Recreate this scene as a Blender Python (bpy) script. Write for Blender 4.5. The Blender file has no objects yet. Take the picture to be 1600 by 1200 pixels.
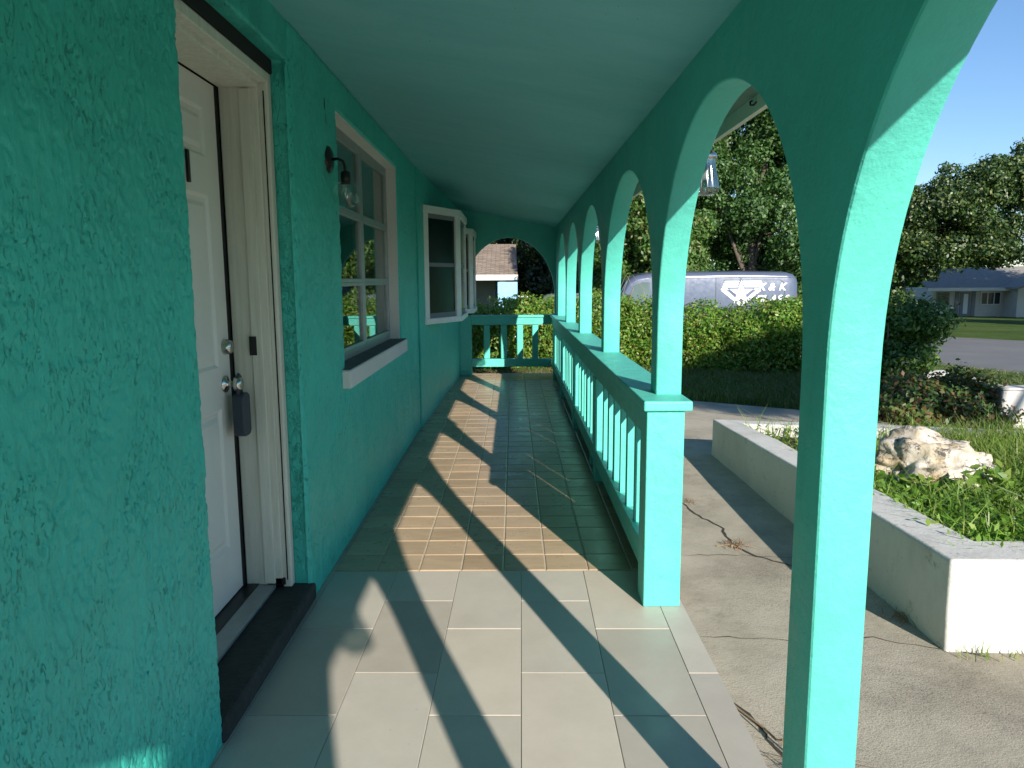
import bpy, bmesh, math, random
import numpy as np
from mathutils import Vector, Matrix
R = math.radians
random.seed(7); rng = np.random.default_rng(11)
sc = bpy.context.scene
COL = sc.collection

# ------------------------------------------------------------------ camera, sky, sun, exposure
cam_d = bpy.data.cameras.new('camera'); cam = bpy.data.objects.new('camera', cam_d); COL.objects.link(cam)
cam_d.sensor_width = 36.0; cam_d.lens = 25.937; cam_d.clip_start = 0.02; cam_d.clip_end = 2000
PITCH, YAW, ROLL = 0.1407, -0.0024, -0.0058
fw = Vector((math.sin(YAW)*math.cos(PITCH), math.cos(YAW)*math.cos(PITCH), -math.sin(PITCH)))
r0 = Vector((math.cos(YAW), -math.sin(YAW), 0)); u0 = r0.cross(fw)
rt = r0*math.cos(ROLL) + u0*math.sin(ROLL); up = -r0*math.sin(ROLL) + u0*math.cos(ROLL)
cam.matrix_world = Matrix(((rt.x, up.x, -fw.x, 0), (rt.y, up.y, -fw.y, 0), (rt.z, up.z, -fw.z, 1.4363), (0, 0, 0, 1)))
sc.camera = cam

SUN = Vector((0.80, -2.24, 1.0)).normalized()          # towards the sun
world = bpy.data.worlds.new('World'); sc.world = world; world.use_nodes = True
nt = world.node_tree
sky = nt.nodes.new('ShaderNodeTexSky'); sky.sky_type = 'NISHITA'; sky.sun_disc = False
sky.sun_elevation = math.asin(SUN.z); sky.sun_rotation = math.atan2(SUN.x, SUN.y)
sky.air_density = 1.0; sky.dust_density = 0.0; sky.ozone_density = 5.0
nt.links.new(sky.outputs[0], nt.nodes['Background'].inputs[0])
nt.nodes['Background'].inputs[1].default_value = 0.10
sd = bpy.data.lights.new('sun', 'SUN'); sd.energy = 4.6; sd.angle = R(0.53); sd.color = (1.0, 0.93, 0.82)
sun = bpy.data.objects.new('sun', sd); COL.objects.link(sun)
sun.rotation_euler = (-SUN).to_track_quat('-Z', 'Y').to_euler(); sun.location = (20, -50, 30)
sc.view_settings.view_transform = 'Standard'; sc.view_settings.look = 'None'
sc.view_settings.exposure = 0.85; sc.view_settings.gamma = 1.0; sc.view_settings.use_curve_mapping = False

# ------------------------------------------------------------------ materials
MATS = {}
def new_mat(name):
    m = bpy.data.materials.new(name); m.use_nodes = True; MATS[name] = m
    n = m.node_tree.nodes; l = m.node_tree.links
    return m, n, l, n['Principled BSDF']
def N(n, t, **kw):
    o = n.new(t)
    for k, v in kw.items():
        if k in o.inputs: o.inputs[k].default_value = v
        else: setattr(o, k, v)
    return o
def coords(n, l, scale=(1, 1, 1), rot=(0, 0, 0), kind='Object'):
    tc = n.new('ShaderNodeTexCoord'); mp = n.new('ShaderNodeMapping')
    mp.inputs['Scale'].default_value = scale; mp.inputs['Rotation'].default_value = rot
    l.new(tc.outputs[kind], mp.inputs[0]); return mp.outputs[0]
def ramp(n, l, fac, stops):
    r = n.new('ShaderNodeValToRGB'); e = r.color_ramp.elements
    while len(e) < len(stops): e.new(0.5)
    for el, (p, c) in zip(e, stops):
        el.position = p; el.color = (*c, 1) if len(c) == 3 else c
    l.new(fac, r.inputs[0]); return r.outputs[0]
def g(v): return (v, v, v)
def noise(n, l, vec, scale, detail=4, rough=0.5, dist=0.0):
    t = N(n, 'ShaderNodeTexNoise', Scale=scale, Detail=detail, Roughness=rough, Distortion=dist)
    l.new(vec, t.inputs['Vector']); return t.outputs[0]
def mixc(n, l, fac, a, b, mode='MIX'):
    m = n.new('ShaderNodeMix'); m.data_type = 'RGBA'; m.blend_type = mode
    for s, v in ((0, fac), (6, a), (7, b)):
        if isinstance(v, (int, float)): m.inputs[s].default_value = v
        elif isinstance(v, tuple): m.inputs[s].default_value = (*v, 1)
        else: l.new(v, m.inputs[s])
    return m.outputs[2]
def mth(n, l, op, a, b=0.0):
    m = n.new('ShaderNodeMath'); m.operation = op
    for i, v in enumerate((a, b)):
        if isinstance(v, (int, float)): m.inputs[i].default_value = v
        else: l.new(v, m.inputs[i])
    return m.outputs[0]
def bump(n, l, bsdf, h, strength, dist, prev=None):
    b = N(n, 'ShaderNodeBump', Strength=strength, Distance=dist); l.new(h, b.inputs['Height'])
    if prev is not None: l.new(prev, b.inputs['Normal'])
    l.new(b.outputs[0], bsdf.inputs['Normal']); return b.outputs[0]

def plain(name, col, rough=0.6, metal=0.0, var=0.12, nscale=6.0, bmp=0.0, bscale=80.0, bdist=0.002, spec=0.5):
    m, n, l, b = new_mat(name)
    v = coords(n, l)
    f = noise(n, l, v, nscale, 5, 0.6)
    c = ramp(n, l, f, [(0.25, tuple(x*(1-var) for x in col)), (0.75, tuple(min(1, x*(1+var)) for x in col))])
    l.new(c, b.inputs['Base Color']); b.inputs['Roughness'].default_value = rough
    b.inputs['Metallic'].default_value = metal; b.inputs['Specular IOR Level'].default_value = spec
    if bmp: bump(n, l, b, noise(n, l, v, bscale, 4, 0.6), bmp, bdist)
    return m

TEAL = (0.055, 0.505, 0.415)
TEAL_SUNLIT = (0.100, 0.520, 0.435)  # same teal, with the pale wash of sunlit highlights put into the colour
def teal_stucco(name, amount, dist):
    m, n, l, b = new_mat(name)
    v = coords(n, l)
    vs = coords(n, l, (1, 1, 0.42), (0.18, 0, 0))
    def groove(vec, scale, width, dist):
        f = noise(n, l, vec, scale, 2.5, 0.55, dist)
        return ramp(n, l, mth(n, l, 'ABSOLUTE', mth(n, l, 'SUBTRACT', f, 0.5)), [(0.0, g(0)), (width, g(1))])
    p1 = ramp(n, l, noise(n, l, v, 5.5, 3, 0.6), [(0.44, g(0)), (0.58, g(1))])
    p2 = ramp(n, l, noise(n, l, coords(n, l, (1.3, 1.1, .8), (.5, .2, 0)), 7.0, 3, 0.6), [(0.46, g(0)), (0.60, g(1))])
    g1 = groove(vs, 36, 0.022, 0.9); g2 = groove(coords(n, l, (1, 1, .8), (-.5, .1, .3)), 58, 0.030, 1.2); g3 = groove(vs, 17, 0.008, 0.5)
    hgt = mixc(n, l, p1, g(1.0), g1)
    hgt = mixc(n, l, 0.5, hgt, mixc(n, l, p2, g(1.0), g2))
    hgt = mixc(n, l, 0.3, hgt, g3)
    edge2 = hgt
    hgt = mixc(n, l, 0.30, hgt, noise(n, l, vs, 85, 4, 0.65))
    hgt = mixc(n, l, 0.25, hgt, noise(n, l, v, 9, 3, 0.5))
    bump(n, l, b, hgt, amount, dist)
    big = noise(n, l, v, 1.4, 5, 0.65)
    c = ramp(n, l, big, [(0.3, (TEAL[0]*0.86, TEAL[1]*0.90, TEAL[2]*0.90)), (0.7, (TEAL[0]*1.1, TEAL[1]*1.05, TEAL[2]*1.05))])
    low = ramp(n, l, edge2, [(0.25, (0.62, 0.66, 0.66)), (0.85, (1, 1, 1))])
    c = mixc(n, l, 0.15, c, low, 'MULTIPLY')  # grooves darkened in the colour to draw the relief's shading
    # grime near the ground and vertical drips
    dr = ramp(n, l, noise(n, l, coords(n, l, (5, 5, 0.6)), 2.2, 5, 0.7), [(0.64, g(0)), (0.82, g(0.3))])
    c = mixc(n, l, dr, c, (0.045, 0.25, 0.21))
    l.new(c, b.inputs['Base Color']); b.inputs['Roughness'].default_value = 0.42
    b.inputs['Specular IOR Level'].default_value = 0.35
    return m
M_STUCCO = teal_stucco('teal_rough_stucco', 1.0, 0.020)

def teal_smooth(name, col=TEAL, rough=0.5, bs=0.35, worn=0.0):
    m, n, l, b = new_mat(name)
    v = coords(n, l)
    f = noise(n, l, v, 3.0, 6, 0.65)
    c = ramp(n, l, f, [(0.3, tuple(x*0.90 for x in col)), (0.72, tuple(x*1.07 for x in col))])
    sp = ramp(n, l, noise(n, l, v, 95, 2, 0.5), [(0.70, g(0)), (0.76, g(1))])
    c = mixc(n, l, mth(n, l, 'MULTIPLY', sp, 0.25), c, tuple(x*0.55 for x in col))
    if worn:
        w = ramp(n, l, noise(n, l, coords(n, l, (6, 1.2, 6)), 5, 6, 0.75), [(0.56, g(0)), (0.70, g(worn))])
        c = mixc(n, l, w, c, (0.06, 0.20, 0.17))
    st = ramp(n, l, noise(n, l, coords(n, l, (4, 4, .7)), 3.0, 6, 0.75), [(0.58, g(0)), (0.76, g(.35))])
    c = mixc(n, l, st, c, tuple(x*0.60 for x in col))
    chip = ramp(n, l, noise(n, l, v, 31, 5, 0.75), [(0.735, g(0)), (0.75, g(1))])
    c = mixc(n, l, chip, c, (0.42, 0.52, 0.48))
    l.new(c, b.inputs['Base Color']); b.inputs['Specular IOR Level'].default_value = 0.35
    l.new(ramp(n, l, noise(n, l, v, 12, 5, .7), [(.3, g(rough-.1)), (.7, g(rough+.15))]), b.inputs['Roughness'])
    b1 = bump(n, l, b, noise(n, l, v, 9, 4, 0.6), 0.45, 0.014)
    b2 = bump(n, l, b, noise(n, l, v, 42, 4, 0.6), 0.45, 0.004, b1)
    bump(n, l, b, noise(n, l, v, 150, 3, 0.6), bs*1.6, 0.0016, b2)
    return m
def m_coat():
    m, n, l, b = new_mat('teal_trowelled_coat'); v = coords(n, l)
    c = ramp(n, l, noise(n, l, v, 1.6, 5, 0.6), [(0.3, tuple(x*.92 for x in TEAL)), (0.7, tuple(x*1.05 for x in TEAL))])
    sp = ramp(n, l, noise(n, l, v, 80, 3, 0.6), [(0.70, g(0)), (0.78, g(.45))])
    c = mixc(n, l, sp, c, tuple(x*.45 for x in TEAL))
    msk = ramp(n, l, noise(n, l, v, 4.5, 3, .6), [(.40, g(0)), (.58, g(1))])
    cr = ramp(n, l, noise(n, l, coords(n, l, (1, 1, .42), (.16, 0, 0)), 105, 4, 0.62, 0.9), [(0.36, g(1)), (0.42, g(0))])
    cr = mth(n, l, 'MULTIPLY', cr, msk)
    c = mixc(n, l, mth(n, l, 'MULTIPLY', cr, .45), c, tuple(x*.40 for x in TEAL))  # crevice shade painted in as darker strokes
    l.new(c, b.inputs['Base Color']); b.inputs['Roughness'].default_value = 0.42; b.inputs['Specular IOR Level'].default_value = 0.35
    b0 = bump(n, l, b, mth(n, l, 'SUBTRACT', 1.0, cr), 0.8, 0.005)
    b1 = bump(n, l, b, noise(n, l, coords(n, l, (1, 1, .4)), 75, 5, 0.65), 0.6, 0.006, b0)
    bump(n, l, b, noise(n, l, v, 210, 3, 0.6), 0.4, 0.0015, b1); return m
M_COAT = m_coat()
M_ARCH = teal_smooth('teal_arcade_paint', TEAL_SUNLIT)
M_WOOD = teal_smooth('teal_wood_paint', TEAL_SUNLIT, rough=0.45, bs=0.2, worn=0.35)

def m_ceiling():
    m, n, l, b = new_mat('teal_ceiling_paint')
    v = coords(n, l, (0.55, 2.2, 1))
    f = noise(n, l, v, 2.6, 6, 0.7, 0.6)
    c = ramp(n, l, f, [(0.28, (0.15, 0.45, 0.48)), (0.72, (0.21, 0.52, 0.55))])
    sp = ramp(n, l, noise(n, l, coords(n, l), 60, 2, 0.5), [(0.74, g(0)), (0.77, g(.7))])
    c = mixc(n, l, sp, c, (0.03, 0.14, 0.12))
    mil = ramp(n, l, noise(n, l, coords(n, l), 1.1, 6, 0.8), [(0.62, g(0)), (0.85, g(.35))])
    c = mixc(n, l, mil, c, (0.08, 0.27, 0.27))
    l.new(c, b.inputs['Base Color']); b.inputs['Roughness'].default_value = 0.6
    bump(n, l, b, noise(n, l, coords(n, l), 14, 5, 0.65), 0.25, 0.01)
    return m
M_CEIL = m_ceiling()

def m_tile(name, a, bcol, streak, rough):
    m, n, l, b = new_mat(name)
    oi = n.new('ShaderNodeObjectInfo')
    tc = n.new('ShaderNodeTexCoord'); ad = n.new('ShaderNodeVectorMath'); ad.operation = 'ADD'
    sc3 = n.new('ShaderNodeVectorMath'); sc3.operation = 'SCALE'; sc3.inputs['Scale'].default_value = 40.0
    cx = n.new('ShaderNodeCombineXYZ')
    for i in range(3): l.new(oi.outputs['Random'], cx.inputs[i])
    l.new(cx.outputs[0], sc3.inputs[0]); l.new(tc.outputs['Object'], ad.inputs[0]); l.new(sc3.outputs[0], ad.inputs[1])
    mp = n.new('ShaderNodeMapping'); mp.inputs['Scale'].default_value = streak; l.new(ad.outputs[0], mp.inputs[0])
    f = noise(n, l, mp.outputs[0], 1.0, 6, 0.65)
    c = ramp(n, l, f, [(0.25, a), (0.75, bcol)])
    val = ramp(n, l, oi.outputs['Random'], [(0, (.82, .80, .78)), (.35, (.96, .95, .93)), (.7, (1.0, 1.0, 1.0)), (1, (1.08, 1.04, 1.0))])
    c = mixc(n, l, 1.0, c, val, 'MULTIPLY')
    dirt = ramp(n, l, noise(n, l, ad.outputs[0], 55, 3, 0.6), [(0.70, g(0)), (0.80, g(0.55))])
    c = mixc(n, l, dirt, c, (0.20, 0.17, 0.13))
    scuff = ramp(n, l, noise(n, l, coords(n, l, (1, 1, 1), kind='Object'), 4, 6, 0.75), [(0.3, g(.9)), (.7, g(1.0))])
    c = mixc(n, l, 1.0, c, scuff, 'MULTIPLY')
    l.new(c, b.inputs['Base Color'])
    rr = ramp(n, l, noise(n, l, ad.outputs[0], 7, 5, 0.7), [(0.3, g(rough-.08)), (0.7, g(rough+.14))])
    l.new(rr, b.inputs['Roughness']); b.inputs['Specular IOR Level'].default_value = 0.45
    bump(n, l, b, noise(n, l, mp.outputs[0], 3.0, 5, 0.6), 0.08, 0.004)
    return m
M_GREY = m_tile('grey_porcelain', (0.475, 0.432, 0.375), (0.54, 0.498, 0.44), (3, 3, 3), 0.42)
M_TAN = m_tile('tan_ceramic', (0.40, 0.285, 0.185), (0.53, 0.405, 0.285), (5, 22, 5), 0.30)
M_GROUT = plain('pale_grout', (0.47, 0.40, 0.325), 0.9, var=0.2, nscale=9)
M_GROUT2 = plain('grey_grout', (0.36, 0.335, 0.29), 0.9, var=0.25, nscale=7)

def m_concrete():
    m, n, l, b = new_mat('weathered_concrete')
    v = coords(n, l)
    c = ramp(n, l, noise(n, l, v, 1.3, 7, 0.7), [(0.28, (0.24, 0.21, 0.165)), (0.5, (0.38, 0.34, 0.27)), (0.75, (0.48, 0.43, 0.35))])
    agg = noise(n, l, v, 140, 3, 0.7)
    spots = ramp(n, l, agg, [(0.33, g(0.45)), (0.5, g(1.0)), (0.68, g(1.0)), (0.78, g(1.45))])
    grit = ramp(n, l, noise(n, l, v, 0.9, 4, 0.6), [(0.42, g(0.15)), (0.6, g(0.9))])
    c = mixc(n, l, grit, c, mixc(n, l, 1.0, c, spots, 'MULTIPLY'))
    dk = ramp(n, l, noise(n, l, v, 4.5, 6, 0.75), [(0.56, g(0)), (0.74, g(0.45))])
    c = mixc(n, l, dk, c, (0.13, 0.115, 0.095))
    l.new(c, b.inputs['Base Color']); b.inputs['Roughness'].default_value = 0.92
    b.inputs['Specular IOR Level'].default_value = 0.25
    b1 = bump(n, l, b, noise(n, l, v, 5, 6, 0.7), 0.3, 0.02)
    bump(n, l, b, agg, 0.6, 0.004, b1)
    return m
M_CONC = m_concrete()

def m_whitewash(name, base=(0.74, 0.72, 0.68), dirt=(0.22, 0.21, 0.18), amt=0.6):
    m, n, l, b = new_mat(name)
    v = coords(n, l)
    c = ramp(n, l, noise(n, l, v, 2.0, 5, 0.6), [(0.3, tuple(x*0.86 for x in base)), (0.7, base)])
    d = ramp(n, l, noise(n, l, v, 8, 8, 0.80, 0.0), [(0.57, g(0)), (0.70, g(amt))])
    c = mixc(n, l, ramp(n, l, noise(n, l, coords(n, l, (1, 1, .45)), 2.6, 6, .75), [(.50, g(0)), (.75, g(amt*.45))]), c, tuple(x*1.4 for x in dirt))
    c = mixc(n, l, d, c, dirt)
    sp = ramp(n, l, noise(n, l, coords(n, l, (1, 1, .35)), 38, 4, 0.7), [(0.66, g(0)), (0.72, g(amt))])
    c = mixc(n, l, sp, c, tuple(x*0.7 for x in dirt))
    sep = n.new('ShaderNodeSeparateXYZ'); l.new(coords(n, l), sep.inputs[0])
    l.new(c, b.inputs['Base Color']); b.inputs['Roughness'].default_value = 0.85
    b1 = bump(n, l, b, noise(n, l, v, 6, 5, 0.65), 0.3, 0.02)
    bump(n, l, b, noise(n, l, v, 70, 5, 0.7), 0.5, 0.004, b1)
    return m
M_WHITEWALL = m_whitewash('whitewashed_masonry', (0.60, 0.585, 0.545), (0.20, 0.185, 0.15), 0.9)
M_WHITEOLD = m_whitewash('peeling_whitewash', (0.66, 0.63, 0.58), (0.30, 0.24, 0.18), 0.75)
M_WHITEDOOR = plain('white_door_paint', (0.74, 0.73, 0.68), 0.35, var=0.05, nscale=3, bmp=0.05)
def m_trim():
    m, n, l, b = new_mat('dirty_white_trim'); v = coords(n, l)
    c = ramp(n, l, noise(n, l, coords(n, l, (14, 14, .8)), 3, 5, .65), [(.3, (.58, .56, .47)), (.7, (.72, .70, .61))])
    d = ramp(n, l, noise(n, l, coords(n, l, (30, 30, 5)), 2.2, 5, .75), [(.66, g(0)), (.74, g(.6))])
    c = mixc(n, l, d, c, (.30, .27, .21))
    sp = ramp(n, l, noise(n, l, v, 33, 4, .65), [(.72, g(0)), (.75, g(.9))])
    c = mixc(n, l, sp, c, (.07, .06, .05))
    l.new(c, b.inputs['Base Color']); b.inputs['Roughness'].default_value = .6
    bump(n, l, b, noise(n, l, coords(n, l, (20, 20, 2)), 4, 4, .6), .3, .004); return m
M_TRIM = m_trim()
M_REVEAL = m_whitewash('white_window_reveal', (0.72, 0.70, 0.66), (0.45, 0.42, 0.38), 0.35)
M_ALU = plain('aluminium_frame', (0.36, 0.38, 0.38), 0.42, 0.6, 0.12, 20)
M_BAYWHITE = plain('bay_white_paint', (0.80, 0.79, 0.74), 0.4, var=0.07, nscale=9)
M_BLACK = plain('black_metal', (0.012, 0.012, 0.013), 0.4, 0.2, 0.2)
M_GAP = plain('gap_shade', (0.008, 0.008, 0.008), 0.9)  # flat black standing for shade inside the door frame's gaps
M_CHROME = plain('satin_nickel', (0.62, 0.60, 0.56), 0.22, 1.0, 0.08)
M_LOCKBOX = plain('slate_plastic', (0.030, 0.043, 0.058), 0.5, 0, 0.12, 12)
def m_step():
    m, n, l, b = new_mat('dark_painted_concrete'); v = coords(n, l)
    c = ramp(n, l, noise(n, l, v, 9, 5, .7), [(.3, (.014, .016, .017)), (.7, (.036, .038, .038))])
    sc_ = ramp(n, l, noise(n, l, v, 38, 6, .8), [(.64, g(0)), (.72, g(.8))])
    l.new(mixc(n, l, sc_, c, (.16, .16, .15)), b.inputs['Base Color']); b.inputs['Roughness'].default_value = .8
    bump(n, l, b, noise(n, l, v, 22, 5, .7), .7, .012); return m
M_SLATE = m_step()
M_PLINTH = plain('dirty_plinth', (0.14, 0.13, 0.10), 0.9, 0, 0.4, 9, 0.4)
M_SILLTOP = plain('grey_sill_paint', (0.12, 0.13, 0.13), 0.8, 0, 0.25, 10, 0.3)
M_CURTAIN = plain('pale_curtain', (0.55, 0.52, 0.45), 0.9)
M_INTERIOR = plain('dim_interior', (0.14, 0.14, 0.13), 0.9)
M_SOFFIT = plain('soffit_paint', (0.16, 0.24, 0.19), 0.8, 0, 0.2)
M_FASCIA = plain('cream_fascia', (0.66, 0.65, 0.52), 0.6, 0, 0.1, 8)
M_ROOFTOP = plain('roof_felt', (0.10, 0.09, 0.08), 0.95, 0, 0.25, 8)
M_CRACK = plain('crack_dirt', (0.045, 0.036, 0.028), 1.0, 0, 0.4, 20)
M_SOIL = plain('planter_soil', (0.11, 0.08, 0.05), 1.0, 0, 0.4, 10, 0.6, 30, .02)
M_BARK = plain('bark', (0.11, 0.09, 0.07), 0.95, 0, 0.4, 8, 0.7, 25, .02)
M_TWIG = plain('dry_twig', (0.28, 0.21, 0.13), 0.95, 0, 0.3, 20)

def m_glass(name, tint=(0.85, 0.9, 0.9), rough=0.0, boost=1.0):
    m, n, l, b = new_mat(name); n.remove(b)
    tr = n.new('ShaderNodeBsdfTransparent'); tr.inputs[0].default_value = (*tint, 1)
    gl = n.new('ShaderNodeBsdfGlossy'); gl.inputs['Roughness'].default_value = rough; gl.inputs[0].default_value = (0.95, 1, 1, 1)
    lw = n.new('ShaderNodeLayerWeight'); lw.inputs[0].default_value = 0.5
    f = mth(n, l, 'ADD', mth(n, l, 'MULTIPLY', mth(n, l, 'POWER', lw.outputs['Facing'], 4.0), 0.75), 0.045*boost)
    f = mth(n, l, 'MINIMUM', f, 1.0)
    mx = n.new('ShaderNodeMixShader'); l.new(f, mx.inputs[0]); l.new(tr.outputs[0], mx.inputs[1]); l.new(gl.outputs[0], mx.inputs[2])
    l.new(mx.outputs[0], n['Material Output'].inputs[0]); return m
M_GLASS = m_glass('window_glass', (0.58, 0.62, 0.60), 0.0, 1.3)
M_SCREEN = m_glass('screened_glass', (0.30, 0.33, 0.32), 0.22, 1.0)
M_GLOBE = m_glass('clear_globe_glass', (0.90, 0.95, 0.93), 0.02, 1.6)
M_LANTERN = m_glass('ribbed_lantern_glass', (0.55, 0.60, 0.60), 0.15, 5.0)

def m_leaf(name, cols, trans=0.35, rough=0.45):
    m, n, l, b = new_mat(name)
    ge = n.new('ShaderNodeNewGeometry')
    k = len(cols)
    c = ramp(n, l, ge.outputs['Random Per Island'], [(i/(k-1) if k > 1 else 0, col) for i, col in enumerate(cols)])
    big = ramp(n, l, noise(n, l, coords(n, l), 0.9, 3, 0.6), [(0.3, g(0.72)), (0.7, g(1.18))])
    c = mixc(n, l, 1.0, c, big, 'MULTIPLY')
    l.new(c, b.inputs['Base Color']); b.inputs['Roughness'].default_value = rough
    b.inputs['Specular IOR Level'].default_value = 0.5
    ts = n.new('ShaderNodeBsdfTranslucent'); l.new(mixc(n, l, 1.0, c, (1.2, 1.25, 0.5), 'MULTIPLY'), ts.inputs[0])
    mx = n.new('ShaderNodeMixShader'); mx.inputs[0].default_value = trans
    l.new(b.outputs[0], mx.inputs[1]); l.new(ts.outputs[0], mx.inputs[2]); l.new(mx.outputs[0], n['Material Output'].inputs[0])
    return m
M_HEDGE = m_leaf('hedge_leaf', [(0.055, 0.15, 0.016), (0.1, 0.24, 0.026), (0.15, 0.31, 0.038), (0.07, 0.18, 0.02), (0.27, 0.38, 0.055), (0.12, 0.27, 0.03), (0.09, 0.22, 0.025), (0.33, 0.37, 0.07), (0.16, 0.3, 0.04), (0.27, 0.16, 0.06)], 0.4)
M_OAK = m_leaf('oak_leaf', [(0.035, 0.095, 0.024), (0.06, 0.145, 0.036), (0.045, 0.115, 0.028), (0.1, 0.2, 0.055), (0.17, 0.27, 0.09)], 0.35)
M_LAUREL = m_leaf('laurel_leaf', [(0.045, 0.12, 0.02), (0.09, 0.2, 0.04), (0.06, 0.15, 0.025), (0.17, 0.28, 0.07), (0.24, 0.22, 0.1)], 0.35)
M_SHADEDTREE = m_leaf('shaded_tree_leaf', [(.018, .035, .012), (.03, .055, .018), (.04, .065, .02)], 0.2)  # leaf colours darkened to carry the deep shade on these trees
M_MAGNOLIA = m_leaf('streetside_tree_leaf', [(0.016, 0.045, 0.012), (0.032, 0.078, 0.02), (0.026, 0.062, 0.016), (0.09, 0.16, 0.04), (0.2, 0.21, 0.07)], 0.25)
M_BUSH = m_leaf('bush_leaf', [(0.025, 0.075, 0.012), (0.045, 0.12, 0.018), (0.035, 0.095, 0.015), (0.11, 0.2, 0.035), (0.17, 0.26, 0.045)], 0.35)
M_COVER = m_leaf('ground_cover_leaf', [(0.03, 0.085, 0.018), (0.055, 0.13, 0.025), (0.22, 0.09, 0.045), (0.07, 0.15, 0.03), (0.1, 0.17, 0.035), (0.05, 0.11, 0.02), (0.25, 0.13, 0.06)], 0.3)
M_WEED = m_leaf('weed_leaf', [(0.08, 0.2, 0.018), (0.14, 0.28, 0.03), (0.2, 0.34, 0.045), (0.11, 0.23, 0.022), (0.28, 0.36, 0.07)], 0.4)
M_GRASS = m_leaf('grass_blade', [(0.1, 0.2, 0.025), (0.17, 0.28, 0.045), (0.24, 0.33, 0.07), (0.34, 0.34, 0.14)], 0.38)
M_LAWNBLADE = m_leaf('lawn_blade', [(.06, .12, .025), (.09, .15, .035), (.12, .18, .05), (.22, .20, .09)])
M_LITTER = m_leaf('dry_leaf', [(.20, .12, .06), (.30, .19, .09), (.14, .08, .05), (.26, .10, .05)], 0.15)

def m_ground():
    m, n, l, b = new_mat('lawn_ground')
    v = coords(n, l)
    c = ramp(n, l, noise(n, l, v, 0.6, 6, 0.7), [(0.3, (0.045, 0.085, 0.018)), (0.55, (0.085, 0.135, 0.03)), (0.75, (0.15, 0.165, 0.06))])
    f = ramp(n, l, noise(n, l, v, 28, 4, 0.7), [(0.3, g(0.55)), (0.7, g(1.25))])
    c = mixc(n, l, 1.0, c, f, 'MULTIPLY')
    l.new(c, b.inputs['Base Color']); b.inputs['Roughness'].default_value = 1.0; b.inputs['Specular IOR Level'].default_value = 0.1
    bump(n, l, b, noise(n, l, v, 40, 4, 0.7), 0.8, 0.05); return m
M_GROUND = m_ground()
def m_asphalt():
    m, n, l, b = new_mat('worn_asphalt')
    v = coords(n, l)
    c = ramp(n, l, noise(n, l, v, 0.5, 6, 0.7), [(0.3, (0.12, 0.12, 0.12)), (0.7, (0.175, 0.172, 0.168))])
    f = ramp(n, l, noise(n, l, v, 60, 3, 0.7), [(0.3, g(0.8)), (0.7, g(1.2))])
    l.new(mixc(n, l, 1.0, c, f, 'MULTIPLY'), b.inputs['Base Color']); b.inputs['Roughness'].default_value = 0.9
    return m
M_ROAD = m_asphalt()
def m_rock():
    m, n, l, b = new_mat('pitted_limestone')
    v = coords(n, l)
    c = ramp(n, l, noise(n, l, v, 4, 6, 0.7), [(0.32, (0.40, 0.27, 0.12)), (0.42, (0.50, 0.41, 0.28)), (0.54, (0.58, 0.53, 0.46)), (0.75, (0.66, 0.63, 0.58))])
    pit = ramp(n, l, noise(n, l, v, 11, 7, 0.8, 0.6), [(0.40, g(0)), (0.47, g(1))])
    c = mixc(n, l, pit, (0.10, 0.09, 0.075), c)
    l.new(c, b.inputs['Base Color']); b.inputs['Roughness'].default_value = 0.95
    b1 = bump(n, l, b, pit, 0.5, 0.03); bump(n, l, b, noise(n, l, v, 45, 5, .75), 0.7, 0.012, b1); return m
M_ROCK = m_rock()
def m_shingle():
    m, n, l, b = new_mat('brown_shingle')
    v = coords(n, l, (1, 1, 1), kind='Object')
    bt = N(n, 'ShaderNodeTexBrick', Scale=1.0); l.new(v, bt.inputs['Vector'])
    bt.inputs['Brick Width'].default_value = 0.42; bt.inputs['Row Height'].default_value = 0.13; bt.inputs['Mortar Size'].default_value = 0.012
    bt.inputs['Color1'].default_value = (0.30, 0.235, 0.18, 1); bt.inputs['Color2'].default_value = (0.20, 0.155, 0.12, 1); bt.inputs['Mortar'].default_value = (0.07, 0.055, 0.045, 1)
    c = mixc(n, l, 1.0, bt.outputs[0], ramp(n, l, noise(n, l, v, 3, 5, .7), [(.3, g(.75)), (.7, g(1.2))]), 'MULTIPLY')
    l.new(c, b.inputs['Base Color']); b.inputs['Roughness'].default_value = 0.95
    return m
M_SHINGLE = m_shingle()
M_GREYROOF = plain('grey_roof', (0.24, 0.225, 0.20), 0.9, 0, 0.2, 4)
M_HOUSEWALL = plain('pale_house_wall', (0.55, 0.53, 0.48), 0.8, 0, 0.08, 1.5)
M_HOUSEWHITE = plain('house_white_trim', (0.72, 0.72, 0.70), 0.7, 0, 0.06, 3)
M_HOUSEDARK = plain('house_grey_and_shaded_wall', (0.20, 0.21, 0.22), 0.8, 0, 0.1, 2)
M_DARKGLASS = plain('dark_house_glass', (0.03, 0.035, 0.04), 0.08, 0, 0.3, 2)
M_BLUEPANEL = plain('pale_blue_panel', (0.25, 0.50, 0.72), 0.6, 0, 0.06, 4)
def m_carpaint(name, col, metal=0.5, rough=0.28):
    m, n, l, b = new_mat(name)
    v = coords(n, l)
    l.new(ramp(n, l, noise(n, l, v, 2.5, 5, .7), [(.3, tuple(x*.93 for x in col)), (.7, tuple(x*1.05 for x in col))]), b.inputs['Base Color'])
    l.new(ramp(n, l, noise(n, l, v, 9, 5, .7), [(.3, g(rough)), (.7, g(rough+.1))]), b.inputs['Roughness'])
    b.inputs['Metallic'].default_value = metal; b.inputs['Coat Weight'].default_value = 0.4; b.inputs['Coat Roughness'].default_value = 0.12
    bump(n, l, b, noise(n, l, v, 1.6, 2, .5), .15, .02)
    return m
M_VAN = m_carpaint('blue_grey_van_paint', (0.085, 0.105, 0.16), 0.1, 0.2)
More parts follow.
